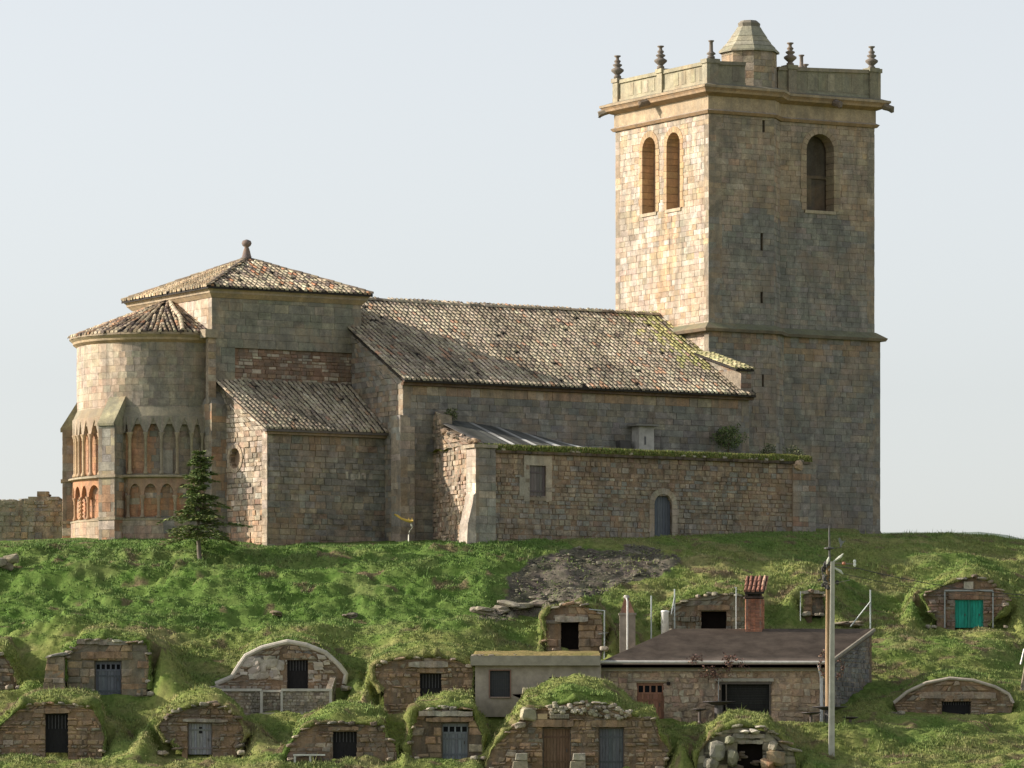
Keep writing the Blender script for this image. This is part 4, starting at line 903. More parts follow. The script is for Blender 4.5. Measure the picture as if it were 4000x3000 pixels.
def turf(mb, pts_, n_, h=(.06, .2), cols=((.16, .19, .05), (.22, .21, .08), (.10, .15, .03))):
    for _ in range(n_):
        p = Vector(pts_()); 
        for _k in range(3):
            an = random.uniform(0, 6.28); d_ = Vector((math.cos(an), math.sin(an), 0)); hh = random.uniform(*h); l_ = Vector((random.uniform(-.06, .06), random.uniform(-.06, .06), hh))
            mb.add([p - d_ * .03, p + d_ * .03, p + l_], [(0, 1, 2)], jit(random.choice(cols), .25))
m = MB(); turf(m, lambda: W(*(lambda u, v: (u, v, 18.28 - (.12 if v > 8.9 else 0)))(random.uniform(-18.3, .4), 9.0 - abs(random.gauss(0, .6)))), 5200)
o = m.build('roof_grass', 'leaf', annex, kind='stuff')
m = MB()
def P_l(f_, g_, h):     # f along, g up (0 front, 1 at the nave wall)
    return W(-17.95 + (6.9 + 1.4 * g_) * f_, 8.5 - 4.65 * g_, 18.45 + (1.45 - .25 * f_) * g_ * (1 - .75 * f_ * f_) + h)
N_ = 34
for i in range(N_):
    f0_, f1_ = i / N_, (i + 1) / N_; st = .12 < (f0_ % .185) / .185 < .42 and .2 < f0_ < .97
    c_ = (.50, .50, .47) if st and random.random() < .8 else jit((.075, .078, .07), .35)
    for j in range(6):
        g0, g1 = j / 6, (j + 1) / 6; w_ = .02 * (i % 2)
        cc_ = tuple(x * (.55 + .45 * (j < 2)) for x in c_) if st else c_
        m.add([P_l(f0_, g0, w_), P_l(f1_, g0, .02 - w_), P_l(f1_, g1, .02 - w_), P_l(f0_, g1, w_), P_l(f0_, g0, w_ - .03), P_l(f1_, g0, -.01 - w_), P_l(f1_, g1, -.01 - w_), P_l(f0_, g1, w_ - .03)], [(0, 1, 2, 3), (7, 6, 5, 4), (0, 4, 5, 1), (1, 5, 6, 2), (2, 6, 7, 3), (3, 7, 4, 0)], cc_)
m.build('roof_sheet', 'roofsheet', annex)
m = MB(); m.box(lambda a, z, d: W(a, d, z), -6.8, -5.95, 18.2, 19.9, 3.8, 4.5, (.44, .42, .38)); m.box(lambda a, z, d: W(a, d, z), -7.1, -5.8, 19.9, 20.0, 3.8, 4.75, (.2, .19, .17)); m.box(lambda a, z, d: W(a, d, z), -7.7, -7.1, 18.2, 19.2, 3.8, 4.2, (.08, .075, .07)); m.box(lambda a, z, d: W(a, d, z), -6.5, -6.42, 19.0, 19.4, 4.4, 4.52, (.12, .12, .12)); m.build('wall_niche', 'plaster', annex)  # dark box at the left is the niche's shadow, built as solid colour
def leafball(mb, c, r, n_, cols, ls=.07, flat=1.0):
    c = Vector(c)
    for _ in range(n_):
        d_ = Vector((random.gauss(0, 1), random.gauss(0, 1), random.gauss(0, 1))).normalized(); p = c + Vector((d_.x * r, d_.y * r, d_.z * r * flat)) * random.uniform(.35, 1.08) ** .6 * (1 + .75 * mnoise.noise(d_ * 1.8 + c))
        x = Vector((random.gauss(0, 1), random.gauss(0, 1), random.gauss(0, 1))).normalized(); y = x.orthogonal().normalized(); s_ = ls * random.uniform(.6, 1.3)
        mb.add([p - x * s_, p + y * s_ * .6, p + x * s_, p - y * s_ * .6], [(0, 1, 2, 3)], jit(random.choice(cols), .25))
GC = ((.07, .10, .03), (.10, .14, .045), (.05, .075, .025), (.15, .17, .06))
for (u, v, z, r, lab) in ((-1.55, 4.3, 19.55, .75, 'dark green bush growing on the annex roof against the nave wall'), (.15, 7.6, 18.55, .5, 'small straggly plant at the right end of the annex roof'), (-.7, 6.6, 18.75, .4, 'pale tuft of weeds on the annex roof between bush and tower'), (-17.4, 4.6, 20.1, .3, 'little weed rooted on the broken left wall of the annex')):
    m = MB(); leafball(m, W(u, v, z), r, int(1500 * r), GC if r > .6 else ((.1, .12, .05), (.2, .19, .12), (.06, .08, .03)), .06 if r > .6 else .05, .8); pl = m.build('foliage', 'leaf', None, kind=None, origin=W(u, v, z - r))
    rt_ = empty('bush' if r > .6 else 'weed', W(u, v, z - r), lab, 'bush' if r > .6 else 'weed'); pl.parent = rt_; pl.location = (0, 0, 0)
    m = MB(); m.tube([W(u, v, z - r - .2), W(u + .04, v, z - r * .4), W(u, v + .05, z)], [.05 * r + .02, .03, .015], (.1, .07, .05), 6); m.build('stem', 'wood', rt_)

# ---- old boundary wall running off to the left
bw = MB(); yB = 283.5
def fBW(a, z, d): return (a, yB - d, z)
top = [(-42, 16.5), (-24.8, 16.35), (-23.4, 16.42), (-23.2, 16.75), (-22.6, 16.6), (-22.1, 16.35), (-21.7, 16.5), (-21.4, 16.85), (-20.6, 16.85)]
masonry(bw, fBW, [(-42, 12.0), (-20.6, 12.0)] + top[::-1], pick((GREY, 3), ((.3, .26, .2), 3), (DGREY, 2), ((.34, .25, .16), 1.6)), ch=(.16, .32), bl=(.2, .55), jd=.05, jt=.03, gap=.04, back=.7)
for k in range(60):
    x = random.uniform(-34, -21.1); zt = np.interp(x, [t[0] for t in top], [t[1] for t in top]); bw.rock((x, yB + .3, zt - .06), (random.uniform(.25, .5), .5, random.uniform(.1, .2)), jit((.2, .19, .18), .2))
o = bw.build('stone_wall', 'lichen', None, 'old rubble boundary wall with dark ragged coping, running left from the apse', 'wall', origin=(-30, yB, 13.5))

# ---------------------------------------------------------------- wine cellars cut into the slope
PALS = dict(
    warm=pick(((.33, .225, .14), 4), ((.37, .27, .17), 2.5), ((.27, .205, .14), 3), ((.23, .205, .16), 2.4), ((.38, .33, .26), 1), a=.2),
    grey=pick(((.24, .22, .18), 4), ((.27, .235, .18), 2), ((.18, .165, .14), 2), ((.29, .22, .155), 1.2), a=.2),
    dark=pick(((.19, .145, .105), 4), ((.24, .175, .12), 2), ((.17, .15, .12), 3), ((.3, .27, .22), .7), a=.2),
    red=pick(((.23, .15, .115), 4), ((.2, .165, .14), 2), ((.31, .24, .18), 1.2), ((.2, .17, .14), 2), a=.2),
    plas=pick(((.34, .31, .255), 4), ((.31, .265, .205), 3), ((.33, .25, .17), 1.3), ((.25, .235, .205), 2), a=.12))
def plank_door(parent, fr, x0, x1, z0, z1, col, dep=.22, bars=0, win=0, hole=False, frame=(.12, .1, .08), streak=False, rows=True):
    m = MB(); w = x1 - x0; fw = .05
    m.box(fr, x0, x0 + fw, z0, z1, -dep - .06, -dep + .05, jit(frame)); m.box(fr, x1 - fw, x1, z0, z1, -dep - .06, -dep + .05, jit(frame)); m.box(fr, x0 + fw, x1 - fw, z1 - fw, z1, -dep - .06, -dep + .05, jit(frame))
    m.box(fr, x0, x1, z0, z1, -dep - .16, -dep - .12, (.012, .011, .01))
    a = x0 + fw; zt = z1 - fw; zw = z1 - fw - (z1 - z0) * .26 if win else zt
    while a < x1 - fw - .02:
        b_ = min(a + random.uniform(.11, .16), x1 - fw); cc = jit(col, .14)
        if streak and random.random() < .35: cc = jit((.22, .23, .24), .1)
        m.box(fr, a + .005, b_ - .005, z0, zw, -dep - .05, -dep + random.uniform(-.006, .006), cc); a = b_
    if win:
        m.box(fr, x0 + fw, x1 - fw, zt - .09, zt, -dep - .05, -dep + .01, jit(col)); m.box(fr, x0 + fw, x1 - fw, zw - .02, zw + .05, -dep - .05, -dep + .015, jit(col, .05))
    if rows:
        for zz in (z0 + (zw - z0) * .2, z0 + (zw - z0) * .8): m.box(fr, x0 + fw, x1 - fw, zz - .04, zz + .04, -dep, -dep + .022, jit(tuple(x * .8 for x in col)))
    d = m.build('door', 'wood', parent)
    if win:
        ww = (w - 2 * fw) / win
        for k in range(win):
            m = MB(); m.box(fr, x0 + fw + ww * k + .035, x0 + fw + ww * (k + 1) - .035, zw + .05, zt - .09, -dep - .1, -dep - .06, (.015, .016, .018)); m.build('window', 'dark', d)
        m = MB()
        for k in range(win + 1): a = x0 + fw + ww * k; m.box(fr, max(x0 + fw, a - .035), min(x1 - fw, a + .035), zw + .05, zt - .09, -dep - .04, -dep, jit(tuple(min(1, x * 1.3) for x in col)))
        m.box(fr, x0 + fw, x1 - fw, zt - .13, zt - .085, -dep - .042, -dep + .002, jit(col)); m.box(fr, x0 + fw, x1 - fw, zw + .045, zw + .07, -dep - .042, -dep + .002, jit(col)); m.build('window_bars', 'wood', d)
    if hole:
        m = MB(); m.box(fr, (x0 + x1) / 2 - .05, (x0 + x1) / 2 + .09, z0 + (z1 - z0) * .66, z0 + (z1 - z0) * .86, -dep, -dep + .012, (.02, .02, .02)); m.build('window', 'dark', d)
    m = MB(); hx_ = x1 - fw - .16; m.box(fr, hx_, hx_ + .04, z0 + (z1 - z0) * .42, z0 + (z1 - z0) * .5, -dep, -dep + .03, (.05, .045, .04)); m.build('handle', 'paint', d)
    return d
def dark_gate(parent, fr, x0, x1, z0, z1, dep=.25, bars=6, col=(.02, .02, .022)):
    m = MB(); m.box(fr, x0, x1, z0, z1, -dep - .14, -dep - .08, (.02, .019, .02)); m.box(fr, x0, x0 + .045, z0, z1, -dep - .04, -dep, col); m.box(fr, x1 - .045, x1, z0, z1, -dep - .04, -dep, col); m.box(fr, x0 + .045, x1 - .045, z1 - .045, z1, -dep - .04, -dep, col)
    m.box(fr, x0 + .045, x1 - .045, z0, z0 + (z1 - z0) * .62, -dep - .03, -dep - .005, jit((.016, .015, .016)))
    d = m.build('door', 'wood', parent); m = MB()
    for k in range(1, bars): a = x0 + (x1 - x0) * k / bars; m.box(fr, a - .012, a + .012, z0 + (z1 - z0) * .62, z1 - .045, -dep - .03, -dep - .006, (.07, .07, .075))
    m.build('bars', 'paint', d); return d
for c in CELLS:
    Yf = c['Y']; fr = (lambda Yf: (lambda a, z, d: (a, Yf - d, z)))(Yf)
    pal = PALS[c['pal']]; root = empty('wine_cellar', (c['xc'] / 1 * 0 + (c['x0'] + c['x1']) / 2, Yf, c['z0']), c['label'], 'wine cellar')
    kx = lambda px: (px - CXP) / FPX * Yf
    kz = lambda py: (HYP - py) / FPX * Yf
    poly = [(a, z) for a, z in c['P']]; lo = c['z0'] - .35
    poly = [(poly[0][0], lo)] + poly + [(poly[-1][0], lo)]
    holes = [rect(kx(d[0]), kx(d[1]), lo - .1, kz(d[2])) for d in c['doors']]
    m = MB()
    kw = dict(ch=(.10, .27), bl=(.12, .5), jd=.07, jt=.03, gap=.035, chm=.03) if c['st'] == 'rub' else dict(ch=(.2, .4), bl=(.3, .8), jd=.06, jt=.03, gap=.03, chm=.04)
    masonry(m, fr, poly, pal, holes=holes, back=.75, mortar=tuple(x * .45 for x in pal()) if c['st'] == 'big' else (.2, .14, .09), **kw)
    # loose stones along the top edge and at the feet
    n = len(c['P'])
    for i in range(n - 1):
        (a0, z0), (a1, z1) = c['P'][i], c['P'][i + 1]; L = math.hypot(a1 - a0, z1 - z0); k = 0
        while k < L:
            w_ = random.uniform(.14, .42) * (1.3 if c['st'] == 'big' else 1); t = (k + w_ / 2) / L
            if t > 1.02: break
            steep = abs(z1 - z0) > abs(a1 - a0) * 1.1
            if not c.get('rim') and not c.get('plaster') and random.random() < (.18 if steep else .55):
                m.rock((a0 + (a1 - a0) * t, Yf - .02 + random.uniform(-.08, .1), z0 + (z1 - z0) * t + random.uniform(-.03, .03)), (w_ * random.uniform(.8, 1.5), random.uniform(.3, .5), random.uniform(.08, .2)), jit(random.choice([pal(), (.3, .28, .23), (.22, .21, .17), pal(), (.42, .39, .32)]), .15))
            k += w_
    for k in range(random.randint(2, 5)):
        a = random.choice([c['x0'] + random.uniform(-.2, .5), c['x1'] - random.uniform(-.2, .5)]); s_ = random.uniform(.15, .4); yy = Yf - random.uniform(.1, .5)
        m.rock((a, yy, c['z0'] + s_ * .15), (s_, s_, s_ * .6), jit((.34, .31, .25), .2))
    wallo = m.build('facade', 'lichen' if c['pal'] in ('grey',) else 'rubble', root)
    # turf rolling over the top edge and down both sides
    m = MB(); P_ = c['P']; sp_ = []
    for i in range(n - 1):
        (a0, z0), (a1, z1) = P_[i], P_[i + 1]; k_ = max(1, int(math.hypot(a1 - a0, z1 - z0) / .09)); sp_ += [(a0 + (a1 - a0) * t / k_, z0 + (z1 - z0) * t / k_) for t in range(k_)]
    sp_.append(P_[-1]); NS = len(sp_)
    if not c.get('plaster') and not c.get('rim'):
        cx_ = (c['x0'] + c['x1']) / 2; vs = []; SG = 10
        for i, (px_, pz_) in enumerate(sp_):
            q0, q1 = sp_[max(0, i - 4)], sp_[min(NS - 1, i + 4)]; tx_, tz_ = q1[0] - q0[0], q1[1] - q0[1]; l_ = math.hypot(tx_, tz_) or 1; nx_, nz_ = -tz_ / l_, tx_ / l_
            if nz_ * 1.0 + nx_ * math.copysign(1, px_ - cx_) < 0: nx_, nz_ = -nx_, -nz_
            side_ = abs(i / NS - .5) * 2; w_ = .42 + 1.5 * mnoise.noise(Vector((px_ * 1.1, pz_ * 1.1, c['Y']))) - .1 * side_ ** 2 + (.15 if c['key'][0] == 'A' else 0)
            r_ = max(.035, min(.30, .20 * w_)) * (1 + .5 * mnoise.noise(Vector((px_ * 3.5, pz_ * 3.5, 1)))); ox_, oz_ = px_ + nx_ * r_ * .55, pz_ + nz_ * r_ * .55 - .02
            for k in range(SG):
                t = 2 * math.pi * k / SG; f_ = 1 + .22 * mnoise.noise(Vector((ox_ * 4 + math.cos(t), oz_ * 4, math.sin(t) * 2))); vs.append((ox_ + nx_ * math.cos(t) * r_ * f_, Yf + .34 - math.sin(t) * (r_ * .7 + .36) * f_, oz_ + nz_ * math.cos(t) * r_ * f_))
        m.add(vs, [(i * SG + k, i * SG + (k + 1) % SG, (i + 1) * SG + (k + 1) % SG, (i + 1) * SG + k) for i in range(NS - 1) for k in range(SG)], (.15, .17, .06))
        vv = np.array(m.v); m.c = [tuple(x * .7) for x in grass_colour(vv[:, 0], vv[:, 1], vv[:, 2])]  # grass colour darkened to put shading into the turf roll
    if m.v:
        to = m.build('turf_edge', 'ground', root, smooth=True)
        gm = MB(); V_ = [Vector(v) for v in m.v]
        for _ in range(3600):
            q = random.choice(V_)
            if q.y > Yf + .5: continue
            q = q + Vector((random.gauss(0, .05), random.gauss(0, .04), random.gauss(0, .03))); an = random.uniform(0, 6.28); d_ = Vector((math.cos(an), math.sin(an) * .4, 0)); w_ = random.uniform(.012, .028); hh = random.uniform(.06, .18)
            gm.add([q - d_ * w_, q + d_ * w_, q + Vector((random.gauss(0, .04), random.gauss(-.02, .03), hh * random.uniform(-.3, 1)))], [(0, 1, 2)], jit(tuple(grass_colour(np.array([q.x]), np.array([q.y]), np.array([q.z]))[0]), .3))
        gm.build('turf_grass', 'leaf', to, kind='stuff')
    if c.get('rim'):       # smooth cement rim following the arch
        m = MB(); Q = [fr(a, z + .03, .02) for a, z in c['P'][1:-1]]; m.tube(Q, .075, (.38, .34, .28), 8); m.build('rim', 'concrete', wallo, smooth=True)
    if c.get('plaster'):
        m = MB(); Q = [fr(a, z, .0) for a, z in c['P']]; m.tube(Q, .11, (.44, .41, .35), 8)
        for k in range(16):   # patches of old render still clinging to the stones
            a, z = kx(random.uniform(950, 1090)), kz(random.uniform(2575, 2640))
            if inpoly(poly, a, z + .2): m.rock(fr(a, z, .0), (random.uniform(.35, .8), .14, random.uniform(.2, .5)), jit((.36, .325, .27), .1))
        for k in range(40):
            a = random.uniform(c['x0'] + .5, c['x1'] - .5); z = c['z0'] + random.uniform(.3, 1.9)
            if inpoly(poly, a, z + .25) and not any(inpoly(h, a, z) for h in holes) and abs(a - kx(1160)) > .65: m.block(fr, [(a - .16, z), (a + .2, z + .02), (a + .15, z + .2), (a - .2, z + .22)], 0, .05, jit((.42, .38, .31), .12), .03, .05)
        m.build('render_rim', 'plaster', wallo)
    for (x0, x1, y0, y1, pr_, cl) in c['lint']:
        colr = {'w': (.30, .21, .135), 'g': (.30, .28, .24), 'p': (.42, .40, .34), 'r': (.26, .17, .12), 'c': (.34, .29, .23)}[cl]
        m = MB(); a0, a1, z0, z1 = kx(x0), kx(x1), kz(y1), kz(y0); ns = 7; top_, bot_ = [], []
        for k in range(ns + 1):
            a = a0 + (a1 - a0) * k / ns; top_.append((a, z1 + random.uniform(-.025, .025) - (.03 if k in (0, ns) else 0))); bot_.append((a, z0 + random.uniform(-.015, .015) + (.02 if k in (0, ns) else 0)))
        for k in range(ns):
            q = [bot_[k], bot_[k + 1], top_[k + 1], top_[k]]; m.hexa([fr(a, z, -.2) for a, z in q] + [fr(a, z, pr_ + .02 * math.sin(k * 2.1)) for a, z in q], jit(colr, .05))
        m.build('lintel', 'rubble', wallo)
    for (x0, x1, y0, y1, stl) in c['doors']:
        a0, a1, z0, z1 = kx(x0), kx(x1), kz(y1) - .02, kz(y0)
        if stl == 'bluegrey': plank_door(root, fr, a0, a1, z0, z1, (.11, .12, .14), bars=0, win=5)
        elif stl == 'darkbars' or stl == 'dark': dark_gate(root, fr, a0, a1, z0, z1, bars=7)
        elif stl == 'grey': plank_door(root, fr, a0, a1, z0, z1, (.2, .2, .205), hole=True, dep=.12, streak=True)
        elif stl == 'fourwin': plank_door(root, fr, a0, a1, z0, z1, (.14, .155, .17), win=4, dep=.16)
        elif stl == 'brown': plank_door(root, fr, a0, a1, z0, z1, (.15, .095, .06), dep=.2, hole=False)
        elif stl == 'streak': plank_door(root, fr, a0, a1, z0, z1, (.10, .107, .12), dep=.2, streak=True)
        elif stl == 'green':
            mid = (a0 + a1) / 2; plank_door(root, fr, a0, mid, z0, z1, (.02, .26, .20), dep=.12, frame=(.03, .2, .16), rows=False); plank_door(root, fr, mid, a1, z0, z1, (.02, .26, .20), dep=.12, frame=(.03, .2, .16), rows=False)
        elif stl == 'gate': dark_gate(root, fr, a0, a1, z0, z1, bars=12, col=(.05, .045, .04))
        elif stl == 'stonefill':
            m = MB(); masonry(m, fr, rect(a0, a1, z0, z1), PALS['dark'], d0=-.2, ch=(.12, .22), bl=(.15, .3), back=.1); m.build('rubble_fill', 'rubble', wallo)
        elif stl == 'void':
            m = MB(); m.box(fr, a0 - .02, a1 + .02, z0 - .3, z1 + .02, -.72, -.6, (.02, .016, .014)); m.box(fr, a0, a1, z0 - .3, z0 + .03, -.6, 0, (.14, .1, .07)); d_ = m.build('doorway', 'dark', root)  # near-black back panel stands in for the unlit cellar inside
            if c['key'] == 'A6':
                m = MB()
                for k in range(9): m.rock(fr(random.uniform(a0, a1), z0 + .1 * k + .1, -.28), (random.uniform(.3, .6), .2, .13), jit((.16, .13, .11), .2))
                m.build('fallen_stones', 'rubble', d_)
    if c['key'] == 'green':
        m = MB(); xa, xb = kx(3690), kx(3878)
        for a in (xa, xb): m.box(fr, a - .03, a + .03, c['z0'], kz(2308), .06, .12, (.3, .32, .32))
        m.box(fr, xa, xb, kz(2310), kz(2304), .06, .12, (.3, .32, .32)); m.build('pipe_frame', 'metal', root)
        m = MB(); m.box(fr, kx(3765), kx(3802), kz(2302), kz(2272), -.1, .05, (.5, .46, .38)); m.build('date_stone', 'smooth', wallo)
    if c['key'] == 'slab':      # stone pier standing left of it
        m = MB(); fp = lambda a, z, d: (a, Yf - .75 - d, z); fpl = lambda a, z, d: (kx(180) - d, Yf + .2 - a, z)
        masonry(m, fp, [(kx(168), c['z0'] - .2), (kx(256), c['z0'] - .2), (kx(254), kz(2568)), (kx(190), kz(2568))], PALS['warm'], ch=(.2, .32), bl=(.3, .6), jd=.05, jt=.03, gap=.04, back=.9)
        m.rock((kx(223), Yf - .35, kz(2562)), (1.0, 1.1, .2), (.27, .26, .23)); m.build('side_pier', 'rubble', root)
    if c['key'] == 'terrace':   # terrace parapet standing in front
        fy_ = Yf - 1.6; f2 = lambda a, z, d: (a, fy_ - d, z); sc_ = fy_ / FPX
        X_ = lambda px: (px - CXP) * sc_
        Z_ = lambda py: (HYP - py) * sc_
        m = MB(); pw = pick(((.40, .36, .30), 3), ((.33, .29, .23), 3), ((.24, .21, .17), 2), ((.46, .43, .36), 1), a=.2)
        masonry(m, f2, rect(X_(842), X_(1022), Z_(2800), Z_(2697)), pw, ch=(.1, .18), bl=(.12, .3), jd=.03, jt=.02, back=.3, gap=.03)
        masonry(m, f2, rect(X_(1100), X_(1292), Z_(2800), Z_(2697)), pw, ch=(.1, .18), bl=(.12, .3), jd=.03, jt=.02, back=.3, gap=.03)
        masonry(m, f2, rect(X_(1022), X_(1100), Z_(2800), Z_(2700)), pw, ch=(.1, .18), bl=(.12, .3), jd=.03, jt=.02, back=.3, gap=.03, d0=-.35)
        for px in (1286,):   # return wall on the right
            xr = X_(1292); f3 = lambda a, z, d: (xr + d + (a) * .12, fy_ + a, z); masonry(m, f3, [(0, Z_(2800)), (1.5, Z_(2800)), (1.5, Z_(2640)), (0, Z_(2697))], pw, ch=(.12, .2), bl=(.15, .35), jd=.02, back=.25)
            xl = X_(842); f3 = lambda a, z, d: (xl - d, fy_ + 1.55 - a, z); masonry(m, f3, [(0, Z_(2800)), (1.5, Z_(2800)), (1.5, Z_(2697)), (0, Z_(2697))], pw, ch=(.12, .2), bl=(.15, .35), jd=.02, back=.25)
        pa = m.build('terrace_wall', 'rubble', root)
        m = MB(); cc_ = (.46, .44, .39)
        m.box(f2, X_(836), X_(1022), Z_(2700), Z_(2690), -.34, .06, cc_); m.box(f2, X_(1098), X_(1298), Z_(2700), Z_(2690), -.34, .06, cc_); m.box(f2, X_(1022), X_(1098), Z_(2703), Z_(2694), -.7, -.3, cc_)
        m.box(f2, X_(1016), X_(1026), Z_(2800), Z_(2700), -.34, .04, cc_); m.box(f2, X_(1096), X_(1105), Z_(2800), Z_(2700), -.34, .04, cc_); m.box(f2, X_(836), X_(846), Z_(2740), Z_(2700), -.34, .04, cc_); m.box(f2, X_(1286), X_(1297), Z_(2800), Z_(2700), -.34, .04, cc_)
        m.box(f2, X_(1015), X_(1106), Z_(2812), Z_(2784), -.2, .3, (.40, .37, .3)); m.box(f2, X_(1106), X_(1230), Z_(2812), Z_(2786), -.1, .14, (.40, .37, .3))
        m.build('coping', 'concrete', pa)
        m = MB(); m.add([(X_(842), fy_ + .3, Z_(2705)), (X_(1290), fy_ + .3, Z_(2705)), (X_(1290), Yf, Z_(2705)), (X_(842), Yf, Z_(2705))], [(0, 1, 2, 3)], (.3, .27, .22)); m.build('terrace_floor', 'concrete', pa)
    if c['key'] == 'A5':
        m = MB(); m.box(fr, kx(2147), kx(2222), kz(2806), kz(2789), .0, .12, (.40, .37, .31))
        for k in range(7): m.box(fr, kx(2153) + k * .11, kx(2153) + k * .11 + .07, kz(2803), kz(2793), .12, .14, (.22, .2, .17))
        m.box(fr, kx(2100), kx(2138), kz(2810), kz(2788), -.1, .12, (.46, .36, .22)); m.build('carved_stone', 'smooth', wallo)
        m = MB()
        for k in range(60):
            a = random.uniform(kx(2150), kx(2470)); z = np.interp(a, [kx(2150), kx(2300), kx(2470)], [kz(2775), kz(2780), kz(2800)]) + random.uniform(-.15, .3); s_ = random.uniform(.10, .26)
            if inpoly(poly, a, z - .2): m.rock((a, Yf - random.uniform(.0, .12), z), (s_, .3, s_ * random.uniform(.5, 1.2)), jit(random.choice([(.36, .33, .27), (.27, .25, .2), (.45, .42, .36)]), .15))
        m.rock((kx(2066), Yf - .05, kz(2790)), (.72, .5, .6), (.36, .34, .24)); m.rock((kx(2030), Yf - .05, kz(2832)), (.5, .4, .26), (.4, .36, .3)); m.build('loose_stones', 'lichen', wallo, kind='stuff')
        for (x0, x1, lab) in ((2012, 2060, 'squared stone block on a low base left of the brown door'), (2236, 2286, 'squared stone block between the brown and the grey door')):
            m = MB(); yy = Yf - .45; m.block(lambda a, z, d: (a, yy - d, z), [(kx(x0), kz(2970)), (kx(x1), kz(2972)), (kx(x1), kz(2942)), (kx(x0 + 3), kz(2943))], -.35, .1, (.34, .32, .28), .03)
            m.block(lambda a, z, d: (a, yy - d, z), [(kx(x0 - 12), kz(3012)), (kx(x1 + 4), kz(3012)), (kx(x1), kz(2972)), (kx(x0 - 8), kz(2974))], -.4, .05, (.30, .26, .2), .03)
            m.build('stone_block', 'lichen', None, lab, 'stone block')
    if c['key'] == 'A6':
        m = MB()
        for (px, py, w_, h_, cl) in ((2800, 2935, .75, .8, (.22, .21, .18)), (2775, 2985, .6, .5, (.2, .19, .16)), (2848, 2892, .4, .4, (.27, .26, .2)), (2860, 2960, .5, .7, (.22, .22, .16)), (3020, 2915, .35, .45, (.42, .38, .31)), (3030, 2960, .9, .6, (.30, .22, .15)), (2945, 2858, .45, .2, (.5, .48, .42)), (2905, 2858, .3, .15, (.45, .43, .38)), (3000, 2985, .6, .5, (.42, .26, .15))):
            m = MB(); m.rock((kx(px), Yf - .15, kz(py)), (w_, .7, h_), jit(cl)); m.build('boulder', 'lichen', wallo)
# small white bench by the dark cellar
c = [q for q in CELLS if q['key'] == 'A3'][0]; Yb_ = c['Y'] - .5; kx = lambda px: (px - CXP) / FPX * Yb_; kz = lambda py: (HYP - py) / FPX * Yb_
be = empty('bench', (kx(1208), Yb_, kz(2968)), 'small white slab bench left of the low black cellar door', 'bench')
m = MB(); m.wbox(kx(1146), kx(1270), Yb_ - .15, Yb_ + .2, kz(2952), kz(2946), (.55, .55, .52)); m.build('seat', 'concrete', be)
for px in (1152, 1212):
    m = MB(); m.wbox(kx(px - 4), kx(px + 4), Yb_ - .1, Yb_ + .15, kz(2980), kz(2952), (.5, .5, .47)); m.build('leg', 'concrete', be)

# ---------------------------------------------------------------- concrete house
Yc_ = HC_Y; kx = lambda px: (px - CXP) / FPX * Yc_; kz = lambda py: (HYP - py) / FPX * Yc_
fc_ = lambda a, z, d: (a, Yc_ - d, z)
hc = empty('concrete_house', (kx(2095), Yc_, kz(2782)), 'plain flat-roofed rendered house with turf on its slab, left of the stone house', 'house')
m = MB(); PC = (.30, .265, .215); wz0, wz1 = kz(2722), kz(2620); holes = [(kx(1914), kx(1992), wz0, wz1), (kx(2146), kx(2234), kz(2700), kz(2645))]
x0, x1, z0, z1 = kx(1856), kx(2348), kz(2800), kz(2600)
def holed(mb, fr, x0, x1, z0, z1, holes, d0, d1, col):
    xs = sorted({x0, x1, *[h[0] for h in holes], *[h[1] for h in holes]})
    for a, b_ in zip(xs[:-1], xs[1:]):
        zz = [z0]; 
        for h in holes:
            if h[0] <= a + 1e-6 and h[1] >= b_ - 1e-6: zz += [h[2], h[3]]
        zz.append(z1)
        for i in range(0, len(zz), 2): mb.box(fr, a, b_, zz[i], zz[i + 1], d0, d1, col)
holed(m, fc_, x0, x1, z0, z1, holes, -.25, 0, PC); m.wbox(x0, x0 + .25, Yc_ + .25, Yc_ + 3.3, z0, z1, PC); m.wbox(x1 - .25, x1, Yc_ + .25, Yc_ + 3.3, z0, z1, PC); m.wbox(x0, x1, Yc_ + 3.3, Yc_ + 3.5, z0, z1, PC)
hw = m.build('wall', 'plaster', hc)
m = MB(); m.wbox(kx(1838), kx(2345), Yc_ - .3, Yc_ + 3.6, kz(2600), kz(2562), (.27, .25, .20)); rs = m.build('roof_slab', 'concrete', hc)
m = MB()
for k in range(26): m.rock((kx(1850 + k * 6.5), Yc_ - .15 + random.uniform(0, .3), kz(2562) + .02), (.2, .2, .1), jit((.3, .27, .22), .2))
m.build('edge_stones', 'rubble', rs)
m = MB(); nu, nv = 60, 20; vs = []
for j in range(nv):
    for i in range(nu):
        x = kx(1846) + (kx(2343) - kx(1846)) * i / (nu - 1); y = Yc_ - .26 + 3.9 * j / (nv - 1); vs.append((x, y, kz(2562) + (-.03 if j == 0 or i in (0,) else .05 + .05 * (mnoise.noise(Vector((x, y, 5))) + 1)) + j * .012))
m.add(vs, [(j * nu + i, j * nu + i + 1, (j + 1) * nu + i + 1, (j + 1) * nu + i) for j in range(nv - 1) for i in range(nu - 1)], (.24, .20, .09)); m.build('roof_turf', 'ground', rs, smooth=True)
m = MB(); fq = .045
for (a0, a1, b0, b1) in holes[:1]:
    m.box(fc_, a0 - .05, a0, b0 - .05, b1 + .05, -.2, .04, (.2, .12, .09)); m.box(fc_, a1, a1 + .05, b0 - .05, b1 + .05, -.2, .04, (.2, .12, .09)); m.box(fc_, a0, a1, b1, b1 + .05, -.2, .04, (.2, .12, .09)); m.box(fc_, a0, a1, b0 - .06, b0, -.2, .08, (.26, .2, .16))
w1 = m.build('window', 'wood', hw); m = MB(); a0, a1, b0, b1 = holes[0]; m.box(fc_, a0, a1, b0, b1, -.24, -.2, (.03, .035, .04)); m.build('pane', 'paint', w1)
m = MB()
